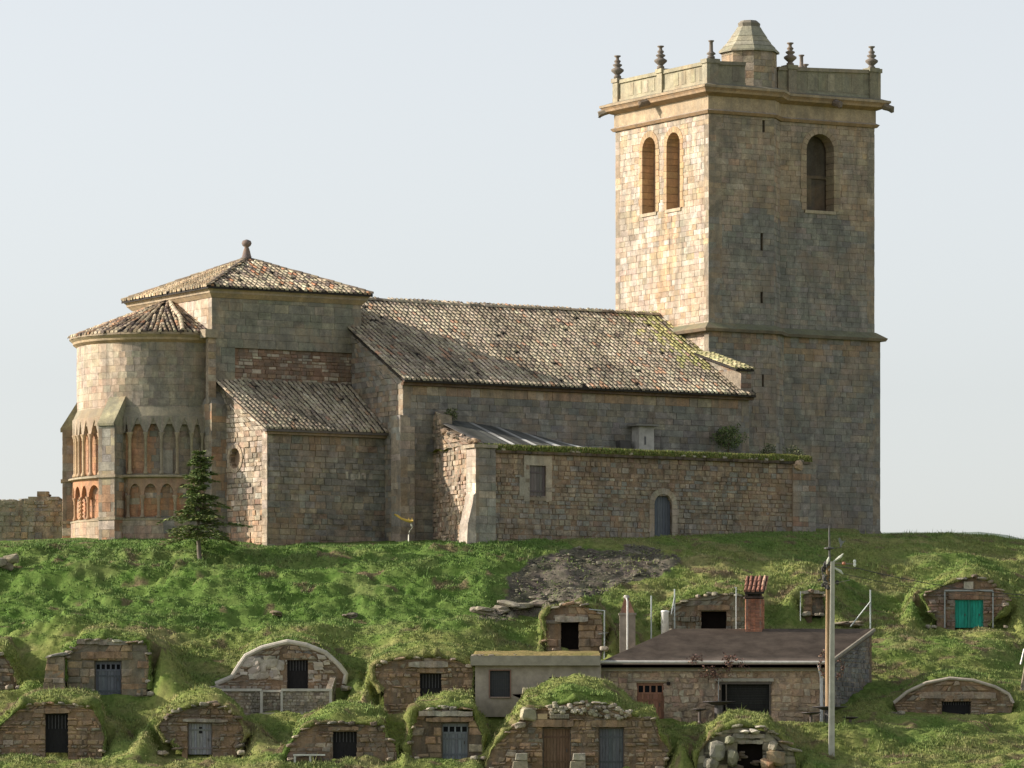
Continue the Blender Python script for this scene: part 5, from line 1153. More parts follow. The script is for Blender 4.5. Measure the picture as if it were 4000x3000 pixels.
for k in range(1, 9): m.box(fc_, a0 + (a1 - a0) * k / 9 - .01, a0 + (a1 - a0) * k / 9 + .01, b0, b1, -.06, -.04, (.04, .04, .045))
for k in (1, 2): m.box(fc_, a0, a1, b0 + (b1 - b0) * k / 3 - .01, b0 + (b1 - b0) * k / 3 + .01, -.075, -.06, (.04, .04, .045))
m.build('grille', 'paint', w1)
m = MB(); a0, a1, b0, b1 = holes[1]; m.box(fc_, a0, a1, b0, b1, -.2, -.14, (.035, .045, .045)); m.box(fc_, a0, a1, b0, b0 + .05, -.14, -.08, (.1, .1, .09)); m.build('window', 'paint', hw)
# plank shelf with a crate in front of it
Ys = Yc_ - 1.1; kx2 = lambda px: (px - CXP) / FPX * Ys; kz2 = lambda py: (HYP - py) / FPX * Ys
tb = empty('plank_table', (kx2(2080), Ys, kz2(2780)), 'long dark plank table in front of the rendered house', 'table')
m = MB(); m.hexa([(kx2(2002), Ys, kz2(2712)), (kx2(2155), Ys, kz2(2704)), (kx2(2155), Ys + .5, kz2(2704)), (kx2(2002), Ys + .5, kz2(2712)), (kx2(2006), Ys, kz2(2716)), (kx2(2155), Ys, kz2(2713)), (kx2(2155), Ys + .5, kz2(2713)), (kx2(2006), Ys + .5, kz2(2716))], (.09, .06, .06)); m.hexa([(kx2(2004), Ys, kz2(2716)), (kx2(2150), Ys, kz2(2716)), (kx2(2150), Ys, kz2(2712)), (kx2(2004), Ys, kz2(2712)), (kx2(2030), Ys, kz2(2728)), (kx2(2150), Ys, kz2(2728)), (kx2(2150), Ys, kz2(2714)), (kx2(2030), Ys, kz2(2714))], (.1, .065, .06)); m.build('tabletop', 'wood', tb)
for px in (2053, 2130):
    m = MB(); m.wbox(kx2(px) - .04, kx2(px) + .04, Ys + .1, Ys + .18, kz2(2800), kz2(2714), (.06, .05, .05)); m.build('leg', 'wood', tb)
m = MB(); m.block(lambda a, z, d: (a, Ys + .1 - d, z), [(kx2(2039), kz2(2710)), (kx2(2081), kz2(2709)), (kx2(2080), kz2(2687)), (kx2(2042), kz2(2686))], -.35, .05, (.52, .46, .32), .02); m.build('crate', 'plaster', None, 'pale cream box standing on the dark plank table', 'box')
m = MB(); m.block(lambda a, z, d: (a, Ys + .1 - d, z), [(kx2(2086), kz2(2703)), (kx2(2150), kz2(2701)), (kx2(2146), kz2(2690)), (kx2(2092), kz2(2691))], -.3, .05, (.27, .27, .26), .03); m.build('folded_sheet', 'plaster', None, 'grey folded sheet on the plank table beside the cream box', 'sheet')

# ---------------------------------------------------------------- stone house with the brown roof
Y1 = HS_Y; kx = lambda px: (px - CXP) / FPX * Y1; kz = lambda py: (HYP - py) / FPX * Y1
DEP = 5.2; xl, xr = kx(2350), kx(3218); DXL, DXR = (2640 - CXP) / FPX * (Y1 + DEP) - xl, (3404 - CXP) / FPX * (Y1 + DEP) - xr
ze = kz(2600); zb_ = (HYP - 2468) / FPX * (Y1 + DEP)
hsx = empty('stone_house', ((xl + xr) / 2, Y1, kz(2815)), 'low crazy-stone house with brown sheet roof, white gutter and brick chimney', 'house')
f1 = lambda a, z, d: (a, Y1 - d, z)
m = MB(); ph = pick(((.50, .38, .26), 3), ((.52, .43, .31), 3), ((.48, .33, .24), 1.6), ((.60, .54, .42), 1.2), ((.42, .34, .25), 2), a=.12)
h1 = (kx(2487), kx(2594), kz(2830), kz(2662)); h2 = (kx(2812), kx(3012), kz(2830), kz(2664)); h3 = (kx(2606), kx(2616), kz(2674), kz(2665))
masonry(m, f1, rect(xl, xr, kz(2850), ze), ph, holes=[rect(*h1), rect(*h2)], ch=(.17, .36), bl=(.2, .5), gap=.05, jd=.02, jt=.055, chm=.018, back=.4, mortar=(.42, .32, .235))
sx = lambda a: DXR * a / DEP
fR_ = lambda a, z, d: (xr + sx(a) + d * .9, Y1 + a - d * .3, z)
masonry(m, fR_, [(0, kz(2850)), (DEP, kz(2850)), (DEP, zb_ - .05), (0, ze)], pick(((.20, .20, .19), 3), ((.15, .15, .15), 2), ((.27, .26, .24), 1.5)), ch=(.14, .26), bl=(.18, .45), jd=.02, jt=.02, back=.3, gap=.03)  # side wall stones greyed and darkened, its shade put into the colour
m.hexa([(xl, Y1, kz(2850)), (xl + .3, Y1, kz(2850)), (xl + .3 + DXL, Y1 + DEP, kz(2850)), (xl + DXL, Y1 + DEP, kz(2850)), (xl, Y1, ze - .1), (xl + .3, Y1, ze - .1), (xl + .3 + DXL, Y1 + DEP, zb_ - .15), (xl + DXL, Y1 + DEP, zb_ - .15)], (.3, .24, .18))
m.hexa([(xl + DXL, Y1 + DEP - .2, kz(2700)), (xr + DXR, Y1 + DEP - .2, kz(2700)), (xr + DXR, Y1 + DEP, kz(2700)), (xl + DXL, Y1 + DEP, kz(2700)), (xl + DXL, Y1 + DEP - .2, zb_ - .15), (xr + DXR, Y1 + DEP - .2, zb_ - .15), (xr + DXR, Y1 + DEP, zb_ - .15), (xl + DXL, Y1 + DEP, zb_ - .15)], (.3, .24, .18))
hwall = m.build('wall', 'rubble', hsx)
m = MB(); m.box(f1, xl - .05, xr + .05, kz(2622), kz(2600), -.1, .07, (.36, .33, .27)); m.box(f1, kx(2790), kx(3022), kz(2662), kz(2650), -.2, .09, (.34, .32, .27)); m.box(f1, kx(2480), kx(2600), kz(2662), kz(2656), -.2, .06, (.32, .28, .22)); m.build('lintel_band', 'concrete', hwall)
# roof: corrugated brown sheet
m = MB(); NR = 150; vs = []; ROWS = 8; ov_ = .35
for j in range(ROWS + 1):
    g = -ov_ / DEP + (1 + ov_ / DEP + .02) * j / ROWS
    for i in range(NR * 3 + 1):
        f_ = i / (NR * 3); x = (xl - .18 + DXL * g) + ((xr + .12 + DXR * g) - (xl - .18 + DXL * g)) * f_
        vs.append((x, Y1 + DEP * g, ze + .1 + (zb_ - ze) * g + .035 * math.sin(2 * math.pi * i / 3 + .5) + .01 * mnoise.noise(Vector((x, g * 4, 0)))))
n = NR * 3 + 1; m.add(vs, [(j * n + i, j * n + i + 1, (j + 1) * n + i + 1, (j + 1) * n + i) for j in range(ROWS) for i in range(n - 1)], (.115, .092, .072))
q = [(xl - .15, Y1 - ov_, ze - .06), (xr + .1, Y1 - ov_, ze - .06), (xr + .1 + DXR, Y1 + DEP, zb_ - .06), (xl - .15 + DXL, Y1 + DEP, zb_ - .06)]
m.hexa([(a, b_, z_ - .06) for a, b_, z_ in q] + [(a, b_, z_ + .08) for a, b_, z_ in q], (.10, .08, .065)); roof = m.build('roof', 'roofsheet', hsx)
m = MB(); m.tube([(xl - .1, Y1 - ov_ - .08, kz(2585) - .02), (kx(2800), Y1 - ov_ - .08, kz(2586) - .02), (xr + .02, Y1 - ov_ - .08, kz(2587) - .02)], .07, (.52, .51, .47), 10); m.build('gutter', 'paint', roof)
m = MB(); m.wbox(xl - .12, xr + .08, Y1 - ov_ + .0, Y1 - ov_ + .03, ze - .1, ze + .05, (.07, .05, .04)); m.build('fascia', 'wood', roof)
m = MB(); vg = [(xr + .12, Y1 - .3, ze + .02), (xr + .12 + DXR, Y1 + DEP, zb_ + .08)]; m.tube(vg, .09, (.22, .2, .16), 6); m.build('verge', 'concrete', roof)
m = MB()      # downpipe at the corner
m.tube([(kx(3196), Y1 - .38, kz(2592)), (kx(3200), Y1 - .3, kz(2615)), (kx(3208), Y1 - .14, kz(2650)), (kx(3208), Y1 - .14, kz(2820))], .075, (.50, .52, .52), 10); m.build('downpipe', 'paint', hwall)
# wooden door, roller gate
d_ = plank_door(hsx, f1, h1[0], h1[1], h1[2], h1[3], (.26, .13, .085), dep=.12, win=4, frame=(.2, .1, .07))
m = MB(); m.box(f1, kx(2604), kx(2618), kz(2676), kz(2664), .0, .05, (.03, .025, .025)); m.build('vent', 'dark', hwall)
m = MB(); a0, a1, b0, b1 = h2
m.box(f1, a0, a1, b0, b1, -.34, -.3, (.022, .022, .02)); k = b0
while k < b1 - .04: m.box(f1, a0 + .3, a1 - .06, k + .01, k + .05, -.3, -.27, jit((.035, .035, .032))); k += .075
for a in (a0 + .02, a0 + .26, a1 - .07): m.box(f1, a, a + .05, b0, b1, -.28, .03, (.13, .11, .09))
m.box(f1, a0 - .02, a1 + .04, b1 - .1, b1, -.26, .05, (.10, .085, .07)); gt = m.build('garage_door', 'wood', hsx)
m = MB(); m.tube([(kx(2806), Y1 - .25, b0), (kx(2806), Y1 - .25, kz(2650))], .022, (.3, .3, .29), 8); m.build('post', 'metal', gt)
# brick chimney at the back of the roof
Yb2 = Y1 + DEP - .35; X2 = lambda px: (px - CXP) / FPX * Yb2; Z2 = lambda py: (HYP - py) / FPX * Yb2
m = MB(); bp = pick(((.46, .185, .105), 4), ((.52, .23, .14), 2), ((.38, .15, .09), 1.5), a=.15); w_ = X2(2976) - X2(2913); zz0 = Z2(2500)
for fr, L in ((lambda a, z, d: (X2(2913) + a, Yb2 - d, z), w_), (lambda a, z, d: (X2(2976) + d + a * .2, Yb2 + a, z), .75), (lambda a, z, d: (X2(2913) - d, Yb2 + .75 - a, z), .75)):
    masonry(m, fr, rect(0, L, zz0, Z2(2336)), bp, ch=(.062, .062), bl=(.2, .24), gap=.012, jd=.004, chm=.004, back=.1, mortar=(.3, .2, .15))
m.wbox(X2(2913), X2(2976), Yb2 + .7, Yb2 + .78, zz0, Z2(2336), (.3, .12, .08))
ch = m.build('chimney', 'rubble', roof)
m = MB(); m.wbox(X2(2908), X2(2984), Yb2 - .05, Yb2 + .85, Z2(2337), Z2(2330), (.1, .07, .06)); 
for (a, b_) in ((2913, 2922), (2968, 2977)):
    for yy in (Yb2, Yb2 + .7): m.wbox(X2(a), X2(b_), yy, yy + .1, Z2(2330), Z2(2306), (.09, .06, .05))
m.wbox(X2(2922), X2(2968), Yb2 + .1, Yb2 + .6, Z2(2330), Z2(2312), (.03, .02, .02))
m.wbox(X2(2906), X2(2978), Yb2 - .06, Yb2 + .02, Z2(2482) - .06, Z2(2482) + .04, (.42, .17, .11))
def P_c(a, s_, h): return (X2(2908) + a + s_ * .12, Yb2 - .12 + s_ * .9, Z2(2310) + s_ * .46 + h)
m.build('cap_piers', 'rubble', ch); m = MB()
tiles(m, P_c, rect(0, X2(2984) - X2(2908), 0, 1.0), pick(((.32, .16, .11), 3), ((.27, .13, .09), 2), ((.40, .26, .18), 1)), sp=.2, exp=.5, rad=.07); m.build('chimney_cap', 'tile', ch)

# ---- dead vines over the eave and at the corner
def vine(label, pts_list, n_, spread, cols, group=None):
    m = MB(); b0 = Vector(pts_list[0][0])
    for pts_ in pts_list: m.tube(pts_, [.03, .02, .015, .01][:len(pts_)] if len(pts_) <= 4 else .02, (.13, .085, .07), 6)
    rt_ = empty('vine', tuple(pts_list[0][0]), label, 'vine', group); m.build('stem', 'wood', rt_)
    m = MB()
    for pts_ in pts_list:
        for _ in range(n_):
            k = random.randrange(len(pts_) - 1); p = Vector(pts_[k]).lerp(Vector(pts_[k + 1]), random.random()) + Vector((random.gauss(0, spread), random.gauss(0, spread * .6), random.gauss(0, spread)))
            x = Vector((random.gauss(0, 1), random.gauss(0, 1), random.gauss(0, 1))).normalized(); y = x.orthogonal().normalized(); s_ = random.uniform(.03, .075)
            m.add([p - x * s_, p + y * s_ * .7, p + x * s_, p - y * s_ * .7], [(0, 1, 2, 3)], jit(random.choice(cols), .25))
    m.build('dry_leaves', 'leaf', rt_)
VC = ((.13, .07, .055), (.09, .05, .045), (.2, .11, .08), (.26, .17, .11)); yv = Y1 - .6
vine('tangled dead vine hanging over the white gutter above the garage opening', [[(kx(2800), yv, kz(2655)), (kx(2790), yv, kz(2628)), (kx(2760), yv, kz(2605))], [(kx(2700), yv, kz(2590)), (kx(2708), yv, kz(2570)), (kx(2745), yv, kz(2572))], [(kx(2828), yv, kz(2575)), (kx(2860), yv, kz(2570)), (kx(2895), yv, kz(2580)), (kx(2912), yv, kz(2625))], [(kx(2848), yv, kz(2625)), (kx(2850), yv, kz(2600)), (kx(2830), yv, kz(2560))], [(kx(2728), yv, kz(2630)), (kx(2770), yv, kz(2640)), (kx(2815), yv, kz(2612))]], 75, .10, VC)
yv = Y1 - .75
vine('basket-shaped dead vine at the right corner of the stone house, behind the concrete pole', [[(kx(3206), yv, kz(2575)), (kx(3196), yv, kz(2600)), (kx(3205), yv, kz(2630)), (kx(3222), yv, kz(2650))], [(kx(3220), yv, kz(2560)), (kx(3222), yv, kz(2600)), (kx(3224), yv, kz(2645))], [(kx(3272), yv, kz(2570)), (kx(3284), yv, kz(2600)), (kx(3276), yv, kz(2630)), (kx(3262), yv, kz(2650))], [(kx(3200), yv, kz(2568)), (kx(3212), yv, kz(2552)), (kx(3232), yv, kz(2550))], [(kx(3296), yv, kz(2590)), (kx(3280), yv, kz(2640)), (kx(3264), yv, kz(2652))]], 30, .05, VC + ((.36, .22, .17), (.2, .18, .08)))

# ---- black tables and stools in front
def round_table(px, py, pyb, Yt, label, r=.85):
    X_ = lambda q: (q - CXP) / FPX * Yt; Z_ = lambda q: (HYP - q) / FPX * Yt; cx = X_(px)
    t = empty('round_table', (cx, Yt, Z_(pyb)), label, 'table', 'black round tables in front of the stone house')
    m = MB(); zt = Z_(py); m.lathe(cx, Yt, [(.3, zt - .16), (r * .7, zt - .07), (r, zt - .03), (r, zt)], (.05, .045, .05), 28); m.build('tabletop', 'paint', t)
    m = MB(); m.lathe(cx, Yt, [(.3, Z_(pyb)), (.26, Z_(pyb) + .08), (.2, Z_(pyb) + .12), (.2, zt - .14)], (.06, .055, .055), 16); m.build('pedestal', 'paint', t)
def stool(px, py, pyb, Yt, label, r=.33):
    X_ = lambda q: (q - CXP) / FPX * Yt; Z_ = lambda q: (HYP - q) / FPX * Yt; cx = X_(px); zt = Z_(py)
    t = empty('stool', (cx, Yt, Z_(pyb)), label, 'stool', 'black stools in front of the stone house')
    m = MB(); m.lathe(cx, Yt, [(r * .5, zt - .1), (r, zt - .035), (r, zt)], (.06, .05, .05), 18); m.build('seat', 'paint', t)
    m = MB(); m.lathe(cx, Yt, [(.18, Z_(pyb)), (.1, Z_(pyb) + .05), (.07, Z_(pyb) + .12), (.07, zt - .08)], (.09, .07, .06), 10); m.build('leg', 'paint', t)
Yt = Y1 - 1.3
round_table(2808, 2740, 2828, Yt, 'black round table in front of the garage opening', .72)
stool(2733, 2768, 2826, Yt, 'black mushroom stool left of the table by the garage opening', .3); stool(2872, 2768, 2815, Yt, 'black mushroom stool right of the table by the garage opening', .26)
round_table(3240, 2760, 2845, Yt - .1, 'black round table at the house corner, partly behind the concrete pole', .78)
stool(3168, 2782, 2842, Yt - .1, 'black stool left of the table at the house corner', .42); stool(3322, 2800, 2845, Yt - .1, 'black stool right of the concrete pole in the house shadow', .35)
m = MB(); Z_ = lambda q: (HYP - q) / FPX * Yt; X_ = lambda q: (q - CXP) / FPX * Yt
m.wbox(X_(2720), X_(2840), Yt - .5, Yt + .5, Z_(2845), Z_(2829), (.2, .16, .12)); m.build('paving_slab', 'concrete', None, 'low paved base under the table by the garage opening', 'paving slab')
m = MB(); m.wbox(X_(3135), X_(3370), Yt - .6, Yt + .5, Z_(2860), Z_(2845), (.13, .1, .085)); m.build('paving_slab', 'concrete', None, 'dark paved base under the table at the house corner', 'paving slab')

# ---------------------------------------------------------------- chimneys, flues, posts behind the houses
def Yat(px, py): return gpt(px, py).y
Yg = Y1 + DEP + .3
X_ = lambda q: (q - CXP) / FPX * Yg; Z_ = lambda q: (HYP - q) / FPX * Yg
g = empty('cement_chimney', (X_(2452), Yg, Z_(2540)), 'grey cement cellar chimney with pointed brick top and thin pipe, left of the brown roof', 'chimney')
m = MB(); m.wbox(X_(2421), X_(2482), Yg, Yg + .6, Z_(2560), Z_(2402), (.27, .23, .19)); m.wbox(X_(2417), X_(2486), Yg - .04, Yg + .64, Z_(2402), Z_(2394), (.3, .27, .23)); m.build('shaft', 'plaster', g)
m = MB(); b_ = [(X_(2423), Yg + .03), (X_(2479), Yg + .03), (X_(2479), Yg + .55), (X_(2423), Yg + .55)]; t_ = [(X_(2440), Yg + .2), (X_(2456), Yg + .2), (X_(2456), Yg + .4), (X_(2440), Yg + .4)]
m.add([(x, y, Z_(2394)) for x, y in b_] + [(x, y, Z_(2335)) for x, y in t_], [(0, 1, 2, 3), (4, 5, 6, 7), (0, 1, 5, 4), (1, 2, 6, 5), (2, 3, 7, 6), (3, 0, 4, 7)], (.22, .12, .085)); m.lathe((t_[0][0] + t_[1][0]) / 2, Yg + .3, [(.12, Z_(2336)), (.14, Z_(2330)), (.1, Z_(2324))], (.5, .48, .44), 10); m.build('cowl', 'rubble', g)
m = MB(); m.tube([(X_(2451), Yg - .09, Z_(2550)), (X_(2451), Yg - .09, Z_(2350)), (X_(2447), Yg - .05, Z_(2334))], .045, (.5, .5, .47), 9); m.build('pipe', 'metal', g)
m = MB(); Yf_ = Yg + .2; X_f = lambda q: (q - CXP) / FPX * Yf_; Z_f = lambda q: (HYP - q) / FPX * Yf_
m.lathe(X_f(2597), Yf_, [(.17, Z_f(2500)), (.17, Z_f(2394)), (.19, Z_f(2392)), (.19, Z_f(2386)), (.12, Z_f(2384))], (.72, .72, .70), 18); m.build('metal_flue', 'paint', None, 'short fat white metal flue at the back edge of the brown roof', 'flue', smooth=True)
def post(px, y0, y1, label, rad=.035, brace=None, arm=None):
    Yp = Yg + .5; X_ = lambda q: (q - CXP) / FPX * Yp; Z_ = lambda q: (HYP - q) / FPX * Yp
    r_ = empty('fence_post', (X_(px), Yp, Z_(y1)), label, 'fence post', 'galvanised fence posts above the houses')
    m = MB(); m.tube([(X_(px), Yp, Z_(y1 + 25)), (X_(px), Yp, Z_(y0))], rad, (.42, .46, .45), 8); m.build('post', 'metal', r_)
    if brace: m = MB(); m.tube([(X_(px), Yp - .05, Z_(brace[1])), (X_(brace[0]), Yp - .05, Z_(brace[2]))], rad * .85, (.40, .43, .42), 7); m.build('brace', 'metal', r_)
    if arm: m = MB(); m.tube([(X_(px), Yp, Z_(arm[1])), (X_(arm[0]), Yp, Z_(arm[2]))], rad * .8, (.42, .46, .45), 7); m.build('top_rail', 'metal', r_)
post(2361, 2384, 2550, 'galvanised post at the right end of a top rail beside the flat-slab cellar', brace=None, arm=(2300, 2386, 2380))
post(2544, 2327, 2486, 'plain upright galvanised post left of the white flue')
post(2635, 2301, 2470, 'galvanised post with two struts right of the white flue', brace=(2622, 2330, 2400)); post(2876, 2294, 2455, 'thin post with a short dark cross piece left of the brick chimney', .03, arm=(2868, 2295, 2296))
post(3127, 2310, 2400, 'thin dark post left of the narrow cellar entrance', .022); post(3400, 2304, 2462, 'galvanised corner post with slanting brace at the back of the stone house', .035, brace=(3322, 2350, 2448))

# ---------------------------------------------------------------- poles
Yp = HS_Y - 4.2; X_ = lambda q: (q - CXP) / FPX * Yp; Z_ = lambda q: (HYP - q) / FPX * Yp
up = empty('utility_pole', (X_(3247), Yp, Z_(3060)), 'tall pale concrete utility pole in the foreground, in front of the stone house corner', 'utility pole')
m = MB(); xa, xb = X_(3252), X_(3246); wt, wb = .085, .15
m.hexa([(xb - wb, Yp, Z_(3200)), (xb + wb, Yp, Z_(3200)), (xa + wt, Yp, Z_(2194)), (xa - wt, Yp, Z_(2194)), (xb - wb, Yp - .22, Z_(3200)), (xb + wb, Yp - .22, Z_(3200)), (xa + wt, Yp - .15, Z_(2194)), (xa - wt, Yp - .15, Z_(2194))], (.43, .42, .36))
m.hexa([(xb - wb, Yp - .22, Z_(3200)), (xb - wb * .35, Yp - .22, Z_(3200)), (xa - wt * .35, Yp - .15, Z_(2194)), (xa - wt, Yp - .15, Z_(2194)), (xb - wb, Yp - .26, Z_(3200)), (xb - wb * .35, Yp - .26, Z_(3200)), (xa - wt * .35, Yp - .18, Z_(2194)), (xa - wt, Yp - .18, Z_(2194))], (.46, .45, .39)); m.build('shaft', 'concrete', up)
m = MB(); z_ = Z_(2200)
m.tube([(xa, Yp - .1, z_), (X_(3340), Yp - .1, Z_(2204))], .03, (.25, .22, .18), 6); m.tube([(xa, Yp - .1, Z_(2212)), (X_(3345), Yp - .1, Z_(2222))], .02, (.12, .11, .1), 6); m.build('cross_arm', 'metal', up)
m = MB(); m.lathe(X_(3338), Yp - .1, [(.04, Z_(2214)), (.065, Z_(2208)), (.05, Z_(2200)), (.065, Z_(2194)), (.04, Z_(2187))], (.66, .68, .62), 12); m.build('insulator', 'paint', up, label='white porcelain insulator')
m = MB(); m.lathe(X_(3295), Yp - .1, [(.07, Z_(2207)), (.09, Z_(2202)), (.07, Z_(2195))], (.42, .16, .08), 10); m.build('insulator', 'paint', up, label='rust-red insulator')
for pts_, nm_ in (([(xa + .02, Yp - .1, Z_(2196)), (X_(3282), Yp - .1, Z_(2176)), (X_(3294), Yp - .1, Z_(2163))], 'lamp_arm'), ([(xa + .02, Yp - .1, Z_(2215)), (X_(3282), Yp - .1, Z_(2232)), (X_(3293), Yp - .1, Z_(2243))], 'bracket'), ([(X_(3238), Yp - .1, Z_(2176)), (X_(3234), Yp - .1, Z_(2190)), (X_(3230), Yp - .1, Z_(2204))], 'bracket')):
    m = MB(); m.tube(pts_, [.03, .07, .02], (.50, .52, .44), 7); m.build(nm_, 'paint', up)
m = MB(); m.tube([(X_(3215), Yp - .05, Z_(2270)), (X_(3245), Yp - .12, Z_(2282)), (X_(3320), Yp - .05, Z_(2266))], .015, (.3, .28, .24), 5); m.build('wire_clamp', 'metal', up)
# cables
def cable(p, q, sag, label, rad=.018):
    p, q = Vector(p), Vector(q); m = MB(); m.tube([p.lerp(q, t) - Vector((0, 0, sag * 4 * t * (1 - t))) for t in np.linspace(0, 1, 24)], rad, (.04, .04, .035), 5); m.build('cable', 'paint', None, label, 'cable', 'overhead cables from the concrete pole')
e1 = at(4120, 2330, Yp + 9); cable((X_(3340), Yp - .1, Z_(2218)), e1, .25, 'thin black cable running from the white insulator to the right edge')
e3 = at(4100, 2260, Yp + 7); cable((xa, Yp - .1, Z_(2232)), at(4120, 2338, Yp + 9), .30, 'thin black cable leaving the concrete pole just below the cross arm', .012)
# timber pole behind, with mast and weather cock
Yw = HS_Y - 1.0; X_ = lambda q: (q - CXP) / FPX * Yw; Z_ = lambda q: (HYP - q) / FPX * Yw
tpz = empty('timber_pole', (X_(3232), Yw, Z_(2850)), 'brown timber pole with thin mast, standing right behind the concrete pole', 'timber pole')
m = MB(); m.tube([(X_(3234), Yw, Z_(2860)), (X_(3233), Yw, Z_(2500)), (X_(3235), Yw, Z_(2190))], [.12, .11, .085], (.30, .21, .12), 10); m.build('pole', 'wood', tpz, smooth=True)
m = MB(); m.tube([(X_(3240), Yw, Z_(2200)), (X_(3240), Yw, Z_(2138)), (X_(3239), Yw, Z_(2080)), (X_(3239), Yw, Z_(2052))], [.05, .045, .04, .015], (.08, .08, .07), 8); m.build('mast', 'paint', tpz)
m = MB(); m.lathe(X_(3238), Yw, [(.06, Z_(2148)), (.22, Z_(2144)), (.22, Z_(2139)), (.06, Z_(2136))], (.06, .06, .055), 14); m.build('collar', 'paint', tpz)
m = MB()
for k in range(46): m.rock((X_(3232) + random.gauss(0, .12), Yw + random.uniform(-.2, .15), Z_(random.uniform(2195, 2300))), (random.uniform(.06, .2), .1, random.uniform(.06, .24)), jit((.07, .07, .065), .4))
m.build('ivy_clump', 'leaf', tpz, kind='stuff')
m = MB(); m.tube([(X_(3240), Yw, Z_(2142)), (X_(3290), Yw, Z_(2139))], .018, (.1, .09, .07), 6); m.build('vane_arm', 'paint', tpz)
ck = [(3281, 2137), (3286, 2137), (3290, 2126), (3298, 2118), (3304, 2110), (3297, 2114), (3290, 2113), (3284, 2110), (3282, 2101), (3278, 2100), (3275, 2106), (3277, 2116), (3281, 2126)]
m = MB(); m.prism(lambda a, z, d: (a, Yw - d, z), [(X_(a), Z_(b_)) for a, b_ in ck], -.02, .02, (.16, .17, .16)); m.build('weathercock', 'paint', tpz)

# ---------------------------------------------------------------- trees, plants, stones, grass
p = gpt(780, 2185)
tr = empty('conifer', tuple(p), 'lone dark green conifer with layered drooping branches in front of the apse', 'tree')
H = (2187 - 1745) / FPX * p.y; tx, ty, tz = p
m = MB(); pt = lambda t: Vector((tx - .06 * math.sin(t * 5) - .05 * t, ty, tz - .15 + t * (H + .1)))
m.tube([pt(t) for t in np.linspace(0, 1, 12)], [.095 * (1 - t) ** .8 + .015 for t in np.linspace(0, 1, 12)], (.15, .13, .10), 9)
TG = ((.13, .19, .06), (.17, .23, .08), (.09, .14, .045), (.25, .28, .10)); lf = MB(); nb = 180
for i in range(nb):
    wh = i // 13; t = .24 + .74 * (wh * 13 / nb) ** .9 + random.uniform(-.012, .02); b0 = pt(min(t, .99)); az = i * 2.39996 + random.uniform(-.5, .5); 
    L = (1.85 * (1 - t) ** .9 + .16) * random.uniform(.4, 1.25) * (1 + .18 * math.sin(wh * 2.3)); 
    L *= np.interp(t, [.19, .28, .45, .6, .85, 1], [.95, 1.12, .92, .82, .95, 1.1]) * (1 + .22 * math.sin(az * 1.0 + wh * 1.7))
    up_ = .25 if t > .6 else .05; dz_ = random.uniform(-.16, .2); d_ = Vector((math.cos(az), math.sin(az), 0)); pts_ = [b0 + d_ * L * s_ + Vector((0, 0, L * ((up_ + dz_) * s_ - .2 * s_ * s_))) for s_ in (0, .35, .7, 1)]
    m.tube(pts_, [.03 * (1 - t) + .012, .02, .012, .006], (.16, .13, .09), 5, cap=False)
    side = Vector((-d_.y, d_.x, 0)); nn_ = int(78 * L + 16)
    for k in range(nn_):
        s_ = random.uniform(.15, 1.04); q = pts_[0].lerp(pts_[-1], s_) + Vector((0, 0, L * (.18 * s_ * (1 - s_)))); wd = .34 * L * (1.05 - s_) + .06; q += side * random.uniform(-wd, wd) + Vector((0, 0, random.gauss(0, .03)))
        dr = (d_ * random.uniform(.3, 1) + side * random.uniform(-1, 1) + Vector((0, 0, random.uniform(-.35, .25)))).normalized(); w2 = dr.cross(Vector((random.gauss(0, .4), random.gauss(0, .4), 1))).normalized(); l_ = random.uniform(.09, .2); s2 = random.uniform(.03, .06)
        lf.add([q - w2 * s2, q + w2 * s2, q + dr * l_], [(0, 1, 2)], jit(random.choice(TG), .25))
m.build('trunk', 'wood', tr, smooth=True); lf.build('crown', 'leaf', tr)
# young bent sapling-like post with yellow arm
Ysp = float(crest(-4.8)) + .6; zsp = hz((1596 - CXP) / FPX * Ysp, Ysp)
bp_ = empty('bent_post', ((1596 - CXP) / FPX * Ysp, Ysp, zsp), 'thin pale bent stem carrying a yellow arm, on the grass between sacristy and annex', 'post')
Q = lambda px, py: at(px, py, Ysp)
m = MB(); m.tube([Vector((Q(1596, 0).x, Ysp, zsp - .1)), Q(1596, 2090), Q(1600, 2075), Q(1610, 2062), Q(1608, 2052), Q(1604, 2044)], [.03, .03, .032, .032, .04, .03], (.45, .45, .38), 8); m.build('stem', 'paint', bp_, smooth=True)
m = MB(); m.tube([Q(1614, 2034), Q(1602, 2036), Q(1585, 2032), Q(1565, 2024), Q(1552, 2014), Q(1540, 2009)], [.05, .075, .065, .05, .055, .03], (.50, .34, .06), 9); m.tube([Q(1597, 2032), Q(1597, 2022)], .02, (.5, .36, .08), 6); m.tube([Q(1609, 2032), Q(1610, 2022)], .02, (.5, .36, .08), 6); m.build('yellow_arm', 'paint', bp_, smooth=True)

# outcrop slabs at the foot of the scree, rocks on the slope
def rockthing(px, py, w_, h_, col, label, cat='rock', group='flat rocks at the foot of the scree', n_=3):
    q = gpt(px, py); m = MB()
    for k in range(n_): m.rock((q.x + random.uniform(-.3, .3) * w_ * (k > 0), q.y + random.uniform(-.1, .2), q.z + h_ * .25 + k * h_ * .2), (w_ * random.uniform(.6, 1), .8 * w_ ** .5, h_ * random.uniform(.5, .9)), jit(col, .15))
    m.build('rock', 'lichen', None, label, cat, group)
for (px, py, w_, h_, lab) in ((1895, 2402, 1.3, .4, 'leftmost flat grey slab at the foot of the scree'), (1960, 2398, 1.0, .35, 'second flat slab from the left at the foot of the scree'), (2030, 2380, 1.4, .35, 'long flat slab in the middle of the row under the scree'), (2110, 2368, .9, .3, 'short slab just left of the flat-slab cellar, under the scree')):
    rockthing(px, py, w_, h_, (.26, .23, .19), lab)
